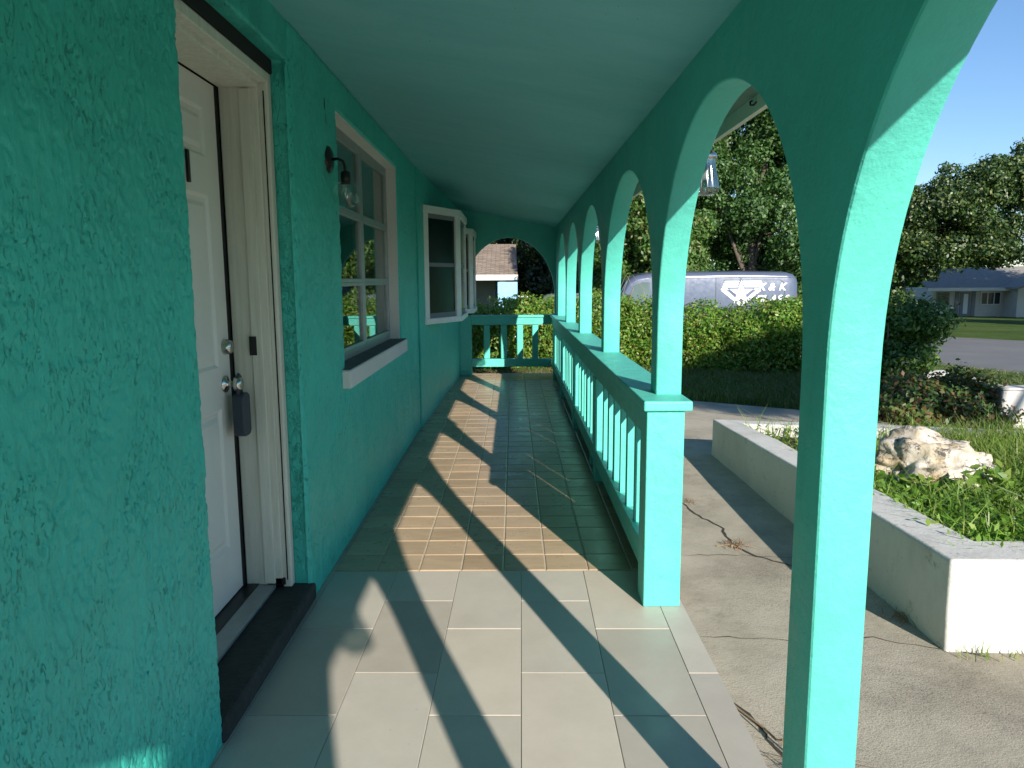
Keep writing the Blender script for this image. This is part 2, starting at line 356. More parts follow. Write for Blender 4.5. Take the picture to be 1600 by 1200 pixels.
M_VANDARK = m_carpaint('van_emblem_edge', (0.09, 0.11, 0.17), 0.1, 0.22)
M_CAR = m_carpaint('silver_car_paint', (0.34, 0.35, 0.37), 0.3)
M_DECAL = plain('white_vinyl', (0.80, 0.80, 0.80), 0.45, 0, 0.03)
M_TYRE = plain('tyre_rubber', (0.02, 0.02, 0.02), 0.85)
M_LENS = plain('headlight_lens', (0.6, 0.6, 0.58), 0.12, 0.2)
M_AUTOGLASS = plain('tinted_auto_glass', (0.10, 0.14, 0.13), 0.08, 0.0, 0.15, 2)
M_NUMBER = plain('black_numeral', (0.01, 0.01, 0.01), 0.35, 0.4)

# ------------------------------------------------------------------ mesh helpers
class MB:
    def __init__(s): s.v = []; s.f = []
    def add(s, vs, fs):
        o = len(s.v); s.v += [tuple(q) for q in vs]; s.f += [tuple(i+o for i in f) for f in fs]; return s
    def box(s, x0, x1, y0, y1, z0, z1):
        return s.add([(x0, y0, z0), (x1, y0, z0), (x1, y1, z0), (x0, y1, z0), (x0, y0, z1), (x1, y0, z1), (x1, y1, z1), (x0, y1, z1)],
                     [(0, 3, 2, 1), (4, 5, 6, 7), (0, 1, 5, 4), (1, 2, 6, 5), (2, 3, 7, 6), (3, 0, 4, 7)])
    def prism(s, poly, z0, z1):                     # ccw polygon in xy
        n = len(poly)
        t0 = [(q[0], q[1], z0) for q in poly]; t1 = [(q[0], q[1], z1) for q in poly]
        return s.add(t0+t1, [tuple(range(n-1, -1, -1)), tuple(range(n, 2*n))] + [(i, (i+1) % n, n+(i+1) % n, n+i) for i in range(n)])
    def extrude(s, poly, frm, vec):                 # poly: list of 3d points, extruded by vec
        n = len(poly); a = [Vector(q) for q in poly]; b_ = [q+Vector(vec) for q in a]
        return s.add([tuple(q) for q in a+b_], [tuple(range(n-1, -1, -1)), tuple(range(n, 2*n))] + [(i, (i+1) % n, n+(i+1) % n, n+i) for i in range(n)])
    def tube(s, pts, rad, seg=8, cap=True):
        pts = [Vector(q) for q in pts]; rings = []
        if isinstance(rad, (int, float)): rad = [rad]*len(pts)
        for i, q in enumerate(pts):
            d = (pts[min(i+1, len(pts)-1)] - pts[max(i-1, 0)]).normalized()
            a = d.orthogonal().normalized() if i == 0 else (pa - d*pa.dot(d)).normalized()
            pa = a; c = d.cross(a)
            rings.append([q + (a*math.cos(t) + c*math.sin(t))*rad[i] for t in [2*math.pi*k/seg for k in range(seg)]])
        vs = [tuple(q) for r in rings for q in r]; fs = []
        for i in range(len(pts)-1):
            for k in range(seg):
                k2 = (k+1) % seg; fs.append((i*seg+k, i*seg+k2, (i+1)*seg+k2, (i+1)*seg+k))
        if cap: fs += [tuple(range(seg-1, -1, -1)), tuple((len(pts)-1)*seg+k for k in range(seg))]
        return s.add(vs, fs)
    def lathe(s, prof, c=(0, 0, 0), ax='z', seg=20, flute=0.0, nf=8):
        vs = []; fs = []
        for r, h in prof:
            for k in range(seg):
                t = 2*math.pi*k/seg; rr = r*(1+flute*math.cos(nf*t)); a, b_ = rr*math.cos(t), rr*math.sin(t)
                vs.append({'z': (c[0]+a, c[1]+b_, c[2]+h), 'x': (c[0]+h, c[1]+a, c[2]+b_), 'y': (c[0]+b_, c[1]+h, c[2]+a)}[ax])
        for i in range(len(prof)-1):
            for k in range(seg):
                k2 = (k+1) % seg; fs.append((i*seg+k, i*seg+k2, (i+1)*seg+k2, (i+1)*seg+k))
        return s.add(vs, fs)
    def mesh(s, name):
        me = bpy.data.meshes.new(name); me.from_pydata(s.v, [], s.f); me.update(); return me
    def build(s, name, mat, parent=None, smooth=False, bevel=0.0, seg=2, fix=True):
        me = s.mesh(name)
        if fix:
            bm = bmesh.new(); bm.from_mesh(me); bmesh.ops.recalc_face_normals(bm, faces=bm.faces); bm.to_mesh(me); bm.free()
        return link(name, me, mat, parent, smooth, bevel, seg)
def link(name, me, mat, parent=None, smooth=False, bevel=0.0, seg=2):
    o = bpy.data.objects.new(name, me); COL.objects.link(o)
    if mat: me.materials.append(mat)
    if smooth:
        for q in me.polygons: q.use_smooth = True
    if bevel:
        b = o.modifiers.new('bevel', 'BEVEL'); b.width = bevel; b.segments = seg; b.limit_method = 'ANGLE'; b.angle_limit = R(40)
        b.harden_normals = False
    if parent: attach(o, parent)
    return o
def attach(o, parent):
    o.parent = parent
    o.matrix_parent_inverse = WM(parent).inverted()
def WM(o):
    m = Matrix.LocRotScale(o.location, o.rotation_euler, o.scale)
    return (WM(o.parent) @ o.matrix_parent_inverse @ m) if o.parent else m
def thing(name, label, cat, loc=(0, 0, 0), group=None, rz=0.0):
    o = bpy.data.objects.new(name, None); COL.objects.link(o); o.location = loc; o.rotation_euler = (0, 0, rz)
    o.empty_display_size = 0.2
    return tag(o, label, cat, group)
def tag(o, label, cat, group=None):
    o['label'] = label; o['category'] = cat
    if group: o['group'] = group
    return o
def structure(o): o['kind'] = 'structure'; return o
def stuff(o): o['kind'] = 'stuff'; return o
def label(o, t): o['label'] = t; return o

def clip(poly, a, b, c):                            # keep a*x+b*y<=c
    out = []
    for i in range(len(poly)):
        p, q = poly[i], poly[(i+1) % len(poly)]
        dp, dq = a*p[0]+b*p[1]-c, a*q[0]+b*q[1]-c
        if dp <= 0: out.append(p)
        if dp*dq < 0:
            t = dp/(dp-dq); out.append((p[0]+t*(q[0]-p[0]), p[1]+t*(q[1]-p[1])))
    return out

# leaf clouds -------------------------------------------------------
def leaf_mesh(name, P, Nrm, size, aspect=0.55, tilt=0.6, droop=0.0):
    n = len(P); P = np.asarray(P, float); Nrm = np.asarray(Nrm, float)
    nn = Nrm + rng.normal(0, tilt, (n, 3)); nn /= np.linalg.norm(nn, axis=1)[:, None] + 1e-9
    ref = rng.normal(0, 1, (n, 3)); ref[:, 2] -= droop
    t = ref - (ref*nn).sum(1)[:, None]*nn; t /= np.linalg.norm(t, axis=1)[:, None] + 1e-9
    b_ = np.cross(nn, t)
    L = (size if np.ndim(size) else rng.uniform(0.7, 1.3, n)*size)[:, None]; W = L*aspect
    V = np.empty((n, 4, 3))
    V[:, 0] = P - t*L*0.5; V[:, 1] = P + b_*W*0.5 + nn*W*0.12; V[:, 2] = P + t*L*0.5; V[:, 3] = P - b_*W*0.5 + nn*W*0.12
    return quads(name, V)
def quads(name, V):
    n = len(V); me = bpy.data.meshes.new(name)
    me.vertices.add(4*n); me.vertices.foreach_set('co', V.reshape(-1).astype(np.float32))
    me.loops.add(4*n); me.loops.foreach_set('vertex_index', np.arange(4*n, dtype=np.int32))
    me.polygons.add(n); me.polygons.foreach_set('loop_start', np.arange(0, 4*n, 4, dtype=np.int32))
    me.update(calc_edges=True); return me
def lobes_leaves(lobes, n, shell=(0.72, 1.05), flat=0.85, inner=0.12):
    C = np.array([q[0] for q in lobes], float); Rr = np.array([q[1] for q in lobes], float)
    w = Rr**2; idx = rng.choice(len(C), n, p=w/w.sum())
    d = rng.normal(0, 1, (n, 3)); d /= np.linalg.norm(d, axis=1)[:, None]
    rr = rng.uniform(shell[0], shell[1], n); ins = rng.random(n) < inner; rr[ins] = rng.uniform(0.2, .75, ins.sum())
    # lumpy radius so the outline is uneven
    lump = 1 + 0.16*np.sin(d[:, 0]*7+idx)*np.cos(d[:, 1]*6+idx*2) + 0.10*np.sin(d[:, 2]*11+idx)
    P = C[idx] + d*(Rr[idx]*rr*lump)[:, None]*np.array([1, 1, flat])
    keep = np.ones(n, bool)
    for c, r in zip(C, Rr):
        q = (P-c)/np.array([1, 1, flat]); keep &= ~((np.linalg.norm(q, axis=1) < r*0.55) & ~ins)
    return P[keep], d[keep]
def blades(name, P, h, w=0.006, lean=0.35):
    n = len(P); a = rng.uniform(0, 2*np.pi, n); H = h*rng.uniform(0.5, 1.25, n)
    s = np.stack([np.cos(a), np.sin(a), np.zeros(n)], 1); ld = rng.normal(0, lean, (n, 3)); ld[:, 2] = 0
    upv = np.array([0, 0, 1.0])
    V = np.empty((n, 2, 4, 3)); Wd = (w*rng.uniform(0.7, 1.4, n))[:, None]
    mid = P + (upv + ld*0.35)*(H*0.55)[:, None]; tip = P + (upv*0.92 + ld)*H[:, None]
    V[:, 0, 0] = P - s*Wd; V[:, 0, 1] = P + s*Wd; V[:, 0, 2] = mid + s*Wd*0.75; V[:, 0, 3] = mid - s*Wd*0.75
    V[:, 1, 0] = mid - s*Wd*0.75; V[:, 1, 1] = mid + s*Wd*0.75; V[:, 1, 2] = tip + s*Wd*0.1; V[:, 1, 3] = tip - s*Wd*0.1
    return quads(name, V.reshape(-1, 4, 3))

# ------------------------------------------------------------------ ground
def G(x, y):
    return -0.125 - 0.026*max(0.0, math.hypot(x, y)-10.0)
rad = [0, 2, 4, 6, 8, 10, 11, 12, 14, 16, 18, 20, 23, 26, 30, 35, 40, 50, 60, 75, 90, 120, 160, 220, 320, 500, 900]
mb = MB(); vs = [(0, 0, -0.125)]; fs = []; SEG = 96
for r in rad[1:]:
    rr = min(r, 120)
    for k in range(SEG):
        t = 2*math.pi*k/SEG; vs.append((r*math.cos(t), r*math.sin(t), G(rr, 0)))
for k in range(SEG): fs.append((0, 1+k, 1+(k+1) % SEG))
for i in range(len(rad)-2):
    for k in range(SEG):
        k2 = (k+1) % SEG; fs.append((1+i*SEG+k, 1+(i+1)*SEG+k, 1+(i+1)*SEG+k2, 1+i*SEG+k2))
ground = structure(mb.add(vs, fs).build('ground', M_GROUND, smooth=True))

# concrete drive beside the porch
conc_poly = [(0.745, -6), (9, -6), (9, 7.0), (6.4, 7.15), (4.9, 7.45), (4.2, 7.9), (3.35, 8.66), (2.2, 9.4), (0.745, 10.1)]
concrete = structure(MB().prism(conc_poly, -0.25, -0.116).build('concrete_drive', M_CONC))
def crack(pts, w, jag=0.012):
    full = []
    for a, b_ in zip(pts[:-1], pts[1:]):
        k = max(3, int(math.dist(a, b_)/0.05))
        for i in range(k):
            t = i/k; full.append((a[0]+(b_[0]-a[0])*t+random.uniform(-jag, jag), a[1]+(b_[1]-a[1])*t+random.uniform(-jag, jag)))
    full.append(pts[-1]); m = MB(); vs = []; fs = []
    for i, q in enumerate(full):
        d = Vector(full[min(i+1, len(full)-1)]) - Vector(full[max(i-1, 0)]); nrm = Vector((-d.y, d.x)).normalized()
        ww = w*random.uniform(0.4, 1.2)*(0.25 if i in (0, len(full)-1) else 1)
        vs += [(q[0]+nrm.x*ww, q[1]+nrm.y*ww, -0.113), (q[0]-nrm.x*ww, q[1]-nrm.y*ww, -0.113)]
        if i: fs.append((2*i-2, 2*i-1, 2*i+1, 2*i))
    m.add(vs, fs).build('crack', M_CRACK, concrete)
crack([(1.17, 5.0), (1.22, 4.7), (1.30, 4.45), (1.28, 4.15), (1.36, 3.98), (1.62, 3.72)], 0.0075)
crack([(0.95, 4.0), (1.3, 3.99), (1.75, 3.93)], 0.003)
crack([(0.82, 3.05), (1.2, 3.0), (1.55, 3.02), (1.95, 2.85)], 0.004)
crack([(1.98, 2.03), (2.05, 2.02), (2.09, 2.08)], 0.006)
crack([(0.80, 2.55), (0.86, 2.35), (0.87, 2.2), (0.93, 2.05)], 0.006)
crack([(2.2, 8.6), (2.9, 8.0), (3.6, 7.5)], 0.006)

# road and verge beyond the planters
def strip(name, mat, near, far, dz, th=0.1):
    m = MB(); k = 24; vs = []; fs = []
    for i in range(k+1):
        t = i/k
        for line in (near, far):
            x = line[0][0]+(line[1][0]-line[0][0])*t; y = line[0][1]+(line[1][1]-line[0][1])*t
            vs.append((x, y, G(x, y)+dz))
        if i: fs.append((2*i-2, 2*i, 2*i+1, 2*i-1))
    return structure(m.add(vs, fs).build(name, mat, fix=False))
road_near = ((7.0, 19.84), (14.0, -4.5)); 
# subdivide across as well so that the sheet follows the slope
def sheet(name, mat, A, B, C_, D, dz, ku=30, kv=8):
    vs = []; fs = []
    for i in range(ku+1):
        for j in range(kv+1):
            u, v = i/ku, j/kv
            x = (A[0]*(1-u)+B[0]*u)*(1-v)+(D[0]*(1-u)+C_[0]*u)*v; y = (A[1]*(1-u)+B[1]*u)*(1-v)+(D[1]*(1-u)+C_[1]*u)*v
            vs.append((x, y, G(x, y)+dz))
    for i in range(ku):
        for j in range(kv):
            a = i*(kv+1)+j; fs.append((a, a+kv+1, a+kv+2, a+1))
    return structure(MB().add(vs, fs).build(name, mat, fix=False))
sheet('road', M_ROAD, (15.5, -10.5), (6.4, 22.0), (11.2, 31.2), (28.0, 4.0), 0.030)
sheet('pavement_edge', M_CONC, (14.9, -10.5), (5.8, 22.0), (6.4, 22.0), (15.5, -10.5), 0.034, 40, 2)

# ------------------------------------------------------------------ porch floor with its tiles
WX = -0.92; XI, XO = 0.635, 0.750; YEND = 11.10
def wall_x(y): return WX if y < 7.1 else -0.905 + (y-7.1)*(0.095/4.0)
floor = structure(MB().box(-1.00, 0.748, -4.0, 3.513, -0.30, -0.0035).build('porch_floor', M_GROUT2))
fl2 = MB().box(-1.00, 0.748, 3.515, 11.30, -0.30, -0.0045).build('grout_bed', M_GROUT, floor)
al = -0.0106; ca, sa = math.cos(al), math.sin(al)
def big2w(u, v): return (u*ca - v*sa, u*sa + v*ca)
def prism_tile(poly, name='tile'):
    cx = sum(q[0] for q in poly)/len(poly); cy = sum(q[1] for q in poly)/len(poly)
    p = [(q[0]-cx, q[1]-cy) for q in poly]; n = len(p)
    def ins(d):
        out = []
        for q in p:
            L = math.hypot(*q); out.append((q[0]*(1-d/L), q[1]*(1-d/L)))
        return out
    p2 = ins(0.003)
    vs = [(*q, -0.010) for q in p]+[(*q, -0.0012) for q in p]+[(*q, 0.0) for q in p2]
    fs = [(i, (i+1) % n, n+(i+1) % n, n+i) for i in range(n)]+[(n+i, n+(i+1) % n, 2*n+(i+1) % n, 2*n+i) for i in range(n)]+[tuple(range(2*n, 3*n))]
    o = MB().add(vs, fs).build(name, M_GREY, fix=False); o.location = (cx, cy, random.uniform(-.0004, .0004)); return o
x0b, yA, yB, sB, jt = -0.0057, 2.8922, 3.1602, 0.308, 0.0013
for k in range(-4, 4):
    yj = yA if (k % 2) else yB
    for r in range(-12, 3):
        u0_, u1_ = x0b+k*sB+jt, x0b+(k+1)*sB-jt; v0, v1 = yj+(r-1)*2*sB+jt, yj+r*2*sB-jt
        poly = [big2w(u, v) for u, v in ((u0_, v0), (u1_, v0), (u1_, v1), (u0_, v1))]
        for cl in ((1, 0, 0.746), (-1, 0, 0.99), (0, 1, 3.509), (0, -1, 3.98)):
            poly = clip(poly, *cl)
            if len(poly) < 3: break
        if len(poly) < 3: continue
        area = 0.5*abs(sum(poly[i][0]*poly[(i+1) % len(poly)][1]-poly[(i+1) % len(poly)][0]*poly[i][1] for i in range(len(poly))))
        if area < 0.002: continue
        t = prism_tile(poly); attach(t, floor)
q8, xs8, yb8 = 0.2117, -0.0553, 3.5175
def small_tile(w):
    a = w/2; b_ = q8/2-0.0029; i = 0.004
    vs = [(-a, -b_, -.012), (a, -b_, -.012), (a, b_, -.012), (-a, b_, -.012), (-a, -b_, -.0022), (a, -b_, -.0022), (a, b_, -.0022), (-a, b_, -.0022),
          (-a+i, -b_+i, 0), (a-i, -b_+i, 0), (a-i, b_-i, 0), (-a+i, b_-i, 0)]
    fs = [(0, 1, 5, 4), (1, 2, 6, 5), (2, 3, 7, 6), (3, 0, 4, 7), (4, 5, 9, 8), (5, 6, 10, 9), (6, 7, 11, 10), (7, 4, 8, 11), (8, 9, 10, 11)]
    me = MB().add(vs, fs).mesh('tile'); me.materials.append(M_TAN); return me
full_me = small_tile(q8-0.0058)
cut_me = small_tile(0.746-(xs8+3*q8)-0.0036)
for r in range(37):
    for k in range(-4, 4):
        me = full_me if k < 3 else cut_me
        o = bpy.data.objects.new('tile', me); COL.objects.link(o)
        cx = xs8+(k+0.5)*q8 if k < 3 else (xs8+3*q8+0.0036+0.746)/2
        if r == 36 and yb8+(r+.5)*q8 > 11.25: continue
        o.location = (cx, yb8+(r+0.5)*q8, random.uniform(-.0006, .0006))
        o.rotation_euler = (random.uniform(-.0016, .0016), random.uniform(-.0016, .0016), random.uniform(-.004, .004))
        attach(o, floor)

# ------------------------------------------------------------------ the porch house
house = thing('porch_house', 'teal stucco house with a long arcaded front porch, white door and tiled floor', 'house', (-1.2, 3.0, 0))
DY0, DY1, DZ = 2.12, 3.175, 2.33          # door opening
WY0, WY1, WZ0, WZ1 = 3.98, 5.99, 0.96, 2.31
ZC = 2.75
def wallseg(m, y0, y1, z0, z1, xf=WX, xb=-1.30):
    m.box(xb, xf, y0, y1, z0, z1)
def frame_wall():
    # one continuous wall face with door and window openings, built as a grid of cells so there are no seams
    ys = [-2.6, DY0, DY1, WY0, WY1, 7.10]; zs = [0, WZ0, WZ1, DZ, ZC]
    zs = sorted(set([-0.12, WZ0, WZ1, DZ, ZC])); vs = {}; V = []; F = []
    solid = {}
    for i in range(len(ys)-1):
        for j in range(len(zs)-1):
            ym, zm = (ys[i]+ys[i+1])/2, (zs[j]+zs[j+1])/2
            s_ = not ((DY0 < ym < DY1 and zm < DZ) or (WY0 < ym < WY1 and WZ0 < zm < WZ1)); solid[i, j] = s_
    def vid(x, y, z):
        if (x, y, z) not in vs: vs[x, y, z] = len(V); V.append((x, y, z))
        return vs[x, y, z]
    xb = -1.0
    for (i, j), s_ in solid.items():
        if not s_: continue
        y0, y1, z0, z1 = ys[i], ys[i+1], zs[j], zs[j+1]
        F.append((vid(WX, y0, z0), vid(WX, y1, z0), vid(WX, y1, z1), vid(WX, y0, z1)))
        F.append((vid(xb, y0, z0), vid(xb, y0, z1), vid(xb, y1, z1), vid(xb, y1, z0)))
        for di, dj, q in ((-1, 0, (y0, z0, y0, z1)), (1, 0, (y1, z0, y1, z1)), (0, -1, (y0, z0, y1, z0)), (0, 1, (y0, z1, y1, z1))):
            if not solid.get((i+di, j+dj), False):
                F.append((vid(WX, q[0], q[1]), vid(WX, q[2], q[3]), vid(xb, q[2], q[3]), vid(xb, q[0], q[1])))
    m = MB().add(V, F)
    return m
wall = frame_wall().build('wall', M_STUCCO, house, bevel=0.012, seg=3)
# the trowelled coat that shows its relief close to the camera
from mathutils import noise as mn
def sstep(a, b_, x):
    t = min(1.0, max(0.0, (x-a)/(b_-a))); return t*t*(3-2*t)
def coat(y0, y1, z0, z1, step, hole=None):
    ny, nz = int((y1-y0)/step), int((z1-z0)/step); V = []; F = []
    for i in range(ny+1):
        for j in range(nz+1):
            y, z = y0+(y1-y0)*i/ny, z0+(z1-z0)*j/nz
            wob = mn.noise(Vector((y*5, z*4, 3.1)))*.10
            q = Vector((y+z*.14+wob*.3, z, 0))
            m1 = sstep(-.22, .16, mn.noise(Vector((y*4.2, z*3.1, 7))))
            s1 = mn.noise(Vector((q.x*44, q.y*15, 1)) + Vector((mn.noise(Vector((y*40, z*40, 5)))*.55, mn.noise(Vector((y*38, z*38, 9)))*.5, 0)))
            s2 = mn.noise(Vector((q.x*26, q.y*30, 4)))
            s3 = mn.noise(Vector((q.x*17-q.y*6, q.y*5, 8)))
            h = .0030*sstep(-.10, .02, s1)*m1 + .0022*sstep(-.02, .07, s2)*(1-m1*.6)
            h -= .0050*(1-sstep(0, .040, abs(s3)))*sstep(-.1, .3, mn.noise(Vector((y*6, z*5, 2))))
            s4 = mn.noise(Vector((q.x*38+q.y*9, q.y*21, 15)))
            h -= .0040*(1-sstep(0, .10, abs(s4)))*sstep(.0, .25, mn.noise(Vector((y*9, z*7, 21))))
            h += .0030*mn.noise(Vector((y*6, z*6, 11)))
            edge = i in (0, ny) or j in (0, nz)
            if hole and hole[0] <= y <= hole[1] and hole[2] <= z <= hole[3]: edge = True
            V.append(((WX-.012) if edge else WX+.0055+h, y+(0 if edge else mn.noise(Vector((z*14, i, 2)))*.0), z))
    for i in range(ny):
        for j in range(nz):
            a = i*(nz+1)+j
            ym, zm = y0+(y1-y0)*(i+.5)/ny, z0+(z1-z0)*(j+.5)/nz
            if hole and hole[0]+step*1.1 < ym < hole[1]-step*1.1 and hole[2]+step*1.1 < zm < hole[3]-step*1.1: continue
            F.append((a, a+nz+1, a+nz+2, a+1))
    return MB().add(V, F).build('stucco_coat', M_COAT, wall, True, fix=False)
coat(0.75, 2.124, -0.002, 2.492, 0.0050)
coat(3.168, 7.092, -0.002, 2.492, 0.0095, (3.972, 5.998, 0.90, 2.318))
# far stretch of wall, slightly proud past the vertical seam and running a little towards the arcade
seg2 = MB().prism([(-1.0, 7.10), (wall_x(7.1)+.002, 7.10), (wall_x(11.1), 11.10), (-1.0, 11.10)], -0.12, ZC).build('wall', teal_smooth('teal_worn_wall', rough=.45, bs=.9, worn=.25), house, bevel=0.006)
MB().tube([(wall_x(7.1)-.004, 7.10, 0), (wall_x(7.1)-.001, 7.103, .7), (wall_x(7.1)-.003, 7.099, 1.4), (wall_x(7.1)-.004, 7.10, 2.5)], 0.012, 6).build('wall_seam', M_STUCCO, house)
MB().box(-1.56, -1.5, -2.6, 11.2, -.1, 2.75).build('interior_wall', M_INTERIOR, house)
MB().box(-1.5, -1.0, DY1+.10, DY1+.14, -.1, 2.75).build('interior_wall', M_INTERIOR, house)
MB().box(-1.5, -1.0, -.1+7.05, 7.05-.06, -.1, 2.75).build('interior_wall', M_INTERIOR, house)
MB().box(-1.6, -1.01, -2.6, -2.55, -.1, 2.75).build('interior_wall', M_INTERIOR, house)

# ceiling, beam, roof, fascia
def zc(x): return 2.487 - (x+0.92)*0.186
def slab(m, x0, x1, y0, y1, t, lift=0.0):
    a, b_ = zc(x0)+lift, zc(x1)+lift
    m.add([(x0, y0, a), (x1, y0, b_), (x1, y1, b_), (x0, y1, a), (x0, y0, a+t), (x1, y0, b_+t), (x1, y1, b_+t), (x0, y1, a+t)],
          [(0, 3, 2, 1), (4, 5, 6, 7), (0, 1, 5, 4), (1, 2, 6, 5), (2, 3, 7, 6), (3, 0, 4, 7)]); return m
YR0 = -2.63
slab(MB(), -0.925, XI+0.01, YR0, YEND+0.02, 0.02).build('ceiling', M_CEIL, house)
slab(MB(), XO-0.005, 0.948, YR0, 11.30, 0.02, 0.0).build('soffit', M_SOFFIT, house)
slab(MB(), -3.2, 0.985, YR0-.02, 11.35, 0.10, 0.026).build('roof', M_ROOFTOP, house)
fascia = MB().box(0.948, 0.972, YR0-.01, 11.33, 2.078, 2.158).build('fascia_board', M_FASCIA, house)
MB().tube([(0.944, 3.03, 2.128), (0.936, 3.03, 2.122), (0.934, 3.02, 2.108), (0.940, 3.0, 2.104), (0.946, 2.985, 2.112)], 0.0035, 6).build('cup_hook', M_BLACK, fascia)

# the arcade: one wall of arches on slim piers
PY = [-2.61, -0.24, 1.490, 3.26, 5.20, 7.08, 8.90, 10.55]; PW = 0.135
def arcade():
    apex = 2.03; zt = 2.30; nseg = 48; V = []; F = []; idx = {}
    def vid(x, y, z):
        k = (x, round(y, 5), round(z, 5))
        if k not in idx: idx[k] = len(V); V.append((x, y, z))
        return idx[k]
    def arch(a, b_):
        half = (b_-a)/2; c = (a+b_)/2; rise = min(0.81, half*0.99); spring = apex-rise
        pts = [(c+half*math.cos(math.pi*(1-k/nseg)), spring+rise*max(0.0, math.sin(math.pi*k/nseg))**0.94) for k in range(nseg+1)]
        pts[0] = (a, spring); pts[-1] = (b_, spring); return pts
    ends = [(y, (-1.60 if i == 0 else y+PW) if i < len(PY)-1 else 11.21) for i, y in enumerate(PY)]
    arches = [arch(ends[i][1], ends[i+1][0]) for i in range(len(PY)-1)]
    outline = []                                    # lower outline from the near end to the far one
    for i, (y0, y1) in enumerate(ends):
        base = 0.0 if y0 < 3.0 else 0.918
        zl = arches[i-1][-1][1] if i else None; zr = arches[i][0][1] if i < len(arches) else None
        left = [(y0, base)] + ([(y0, zl)] if zl else []); right = [(y1, base)] + ([(y1, zr)] if zr else [])
        outline += left[::-1] + right
        if i < len(arches):
            outline += arches[i][1:-1]
    ya, yz = outline[0][0], outline[-1][0]
    if outline[0][1] > 0.01: outline = outline[1:]
    for x in (XI, XO):                              # each long face is a single polygon, so it shades as one plane
        F.append(tuple(vid(x, *q) for q in outline+[(yz, zt), (ya, zt)]))
    for p, q in zip(outline[:-1], outline[1:]):
        F.append((vid(XI, *p), vid(XI, *q), vid(XO, *q), vid(XO, *p)))
    F.append((vid(XI, ya, zt), vid(XO, ya, zt), vid(XO, yz, zt), vid(XI, yz, zt)))
    F.append((vid(XI, outline[0][0], outline[0][1]), vid(XO, outline[0][0], outline[0][1]), vid(XO, outline[0][0], zt), vid(XI, outline[0][0], zt)))
    e = outline[-1]; F.append((vid(XI, *e), vid(XO, *e), vid(XO, e[0], zt), vid(XI, e[0], zt)))
    me = MB().add(V, F).mesh('arcade')
    bm = bmesh.new(); bm.from_mesh(me); bmesh.ops.recalc_face_normals(bm, faces=bm.faces); bm.to_mesh(me); bm.free()
    return me
arc = link('arcade', arcade(), M_ARCH, house, True, bevel=0.010, seg=3)
es = arc.modifiers.new('edge', 'EDGE_SPLIT'); es.split_angle = R(18); es.use_edge_sharp = False
def end_wall():
    V = []; F = []; c, a, sp, rise = -0.06, 0.68, 1.2, 0.85; zt = 2.62
    xl = wall_x(11.1)-.02
    cols = [(xl, 0.0), (c-a, 0.0)] + [(c+a*math.cos(math.pi*(1-k/40)), sp+rise*math.sin(math.pi*(1-k/40))) for k in range(41)] + [(c+a, 0.92), (XI, 0.92)]
    for x, z in cols:
        for y in (YEND, YEND+0.11): V += [(x, y, z), (x, y, max(zc(x)+.01, z+.02))]
    for i in range(len(cols)-1):
        p, q = i*4, (i+1)*4
        if abs(cols[i][0]-cols[i+1][0]) > 1e-6: F.append((p, p+1, q+1, q)); F.append((p+2, q+2, q+3, p+3)); F.append((p+1, p+3, q+3, q+1))
        F.append((p, q, q+2, p+2))
    return MB().add(V, F)
end_wall().build('end_wall', M_ARCH, house)

# door and its frame ---------------------------------------------------------
frame = MB().box(-1.19, -1.03, 3.118, 3.172, 0.10, 2.262).box(-1.19, -1.03, 2.125, 2.165, 0.10, 2.262).box(-1.19, -1.03, 2.165, 3.118, 2.212, 2.262).build('door_frame', M_TRIM, house, bevel=0.004)
MB().box(-1.032, -0.992, 3.128, 3.176, 0.085, 2.275).box(-1.032, -0.992, 2.119, 2.160, 0.085, 2.275).box(-1.032, -0.992, 2.160, 3.128, 2.232, 2.275).build('brick_mould', M_TRIM, frame, bevel=0.006)
MB().box(-1.105, -1.06, 3.106, 3.119, 0.11, 2.205).build('door_stop', M_TRIM, frame, bevel=0.002)
MB().box(-1.0125, -1.008, 3.125, 3.1285, 0.12, 2.2).build('weatherstrip_groove', M_GAP, frame)
MB().box(-1.115, -1.085, 3.103, 3.109, 1.125, 1.205).build('strike_plate', M_BLACK, frame)
MB().box(-1.18, -0.985, 2.121, 3.174, 2.277, 2.331).build('gap_shade', M_GAP, house)  # black strip put where the recess above the frame lies in shade
MB().box(-1.24, -1.195, 3.085, 3.122, 0.10, 2.212).build('gap_shade', M_GAP, house)
MB().box(-1.10, -1.02, 3.118, 3.174, 0.1, 0.13).build('gap_shade', M_GAP, house)
MB().box(-1.20, -1.06, 2.125, 3.118, 0.085, 0.104).build('threshold', M_ALU, house, bevel=0.004)
MB().box(-1.215, -1.135, 2.125, 3.118, 0.09, 0.1065).build('door_sweep', M_BLACK, house)
step = MB(); step.box(-1.30, -0.902, 2.118, 3.20, 0.0005, 0.083)
step.build('door_step', M_SLATE, house, bevel=0.018, seg=3)
DX = -1.195
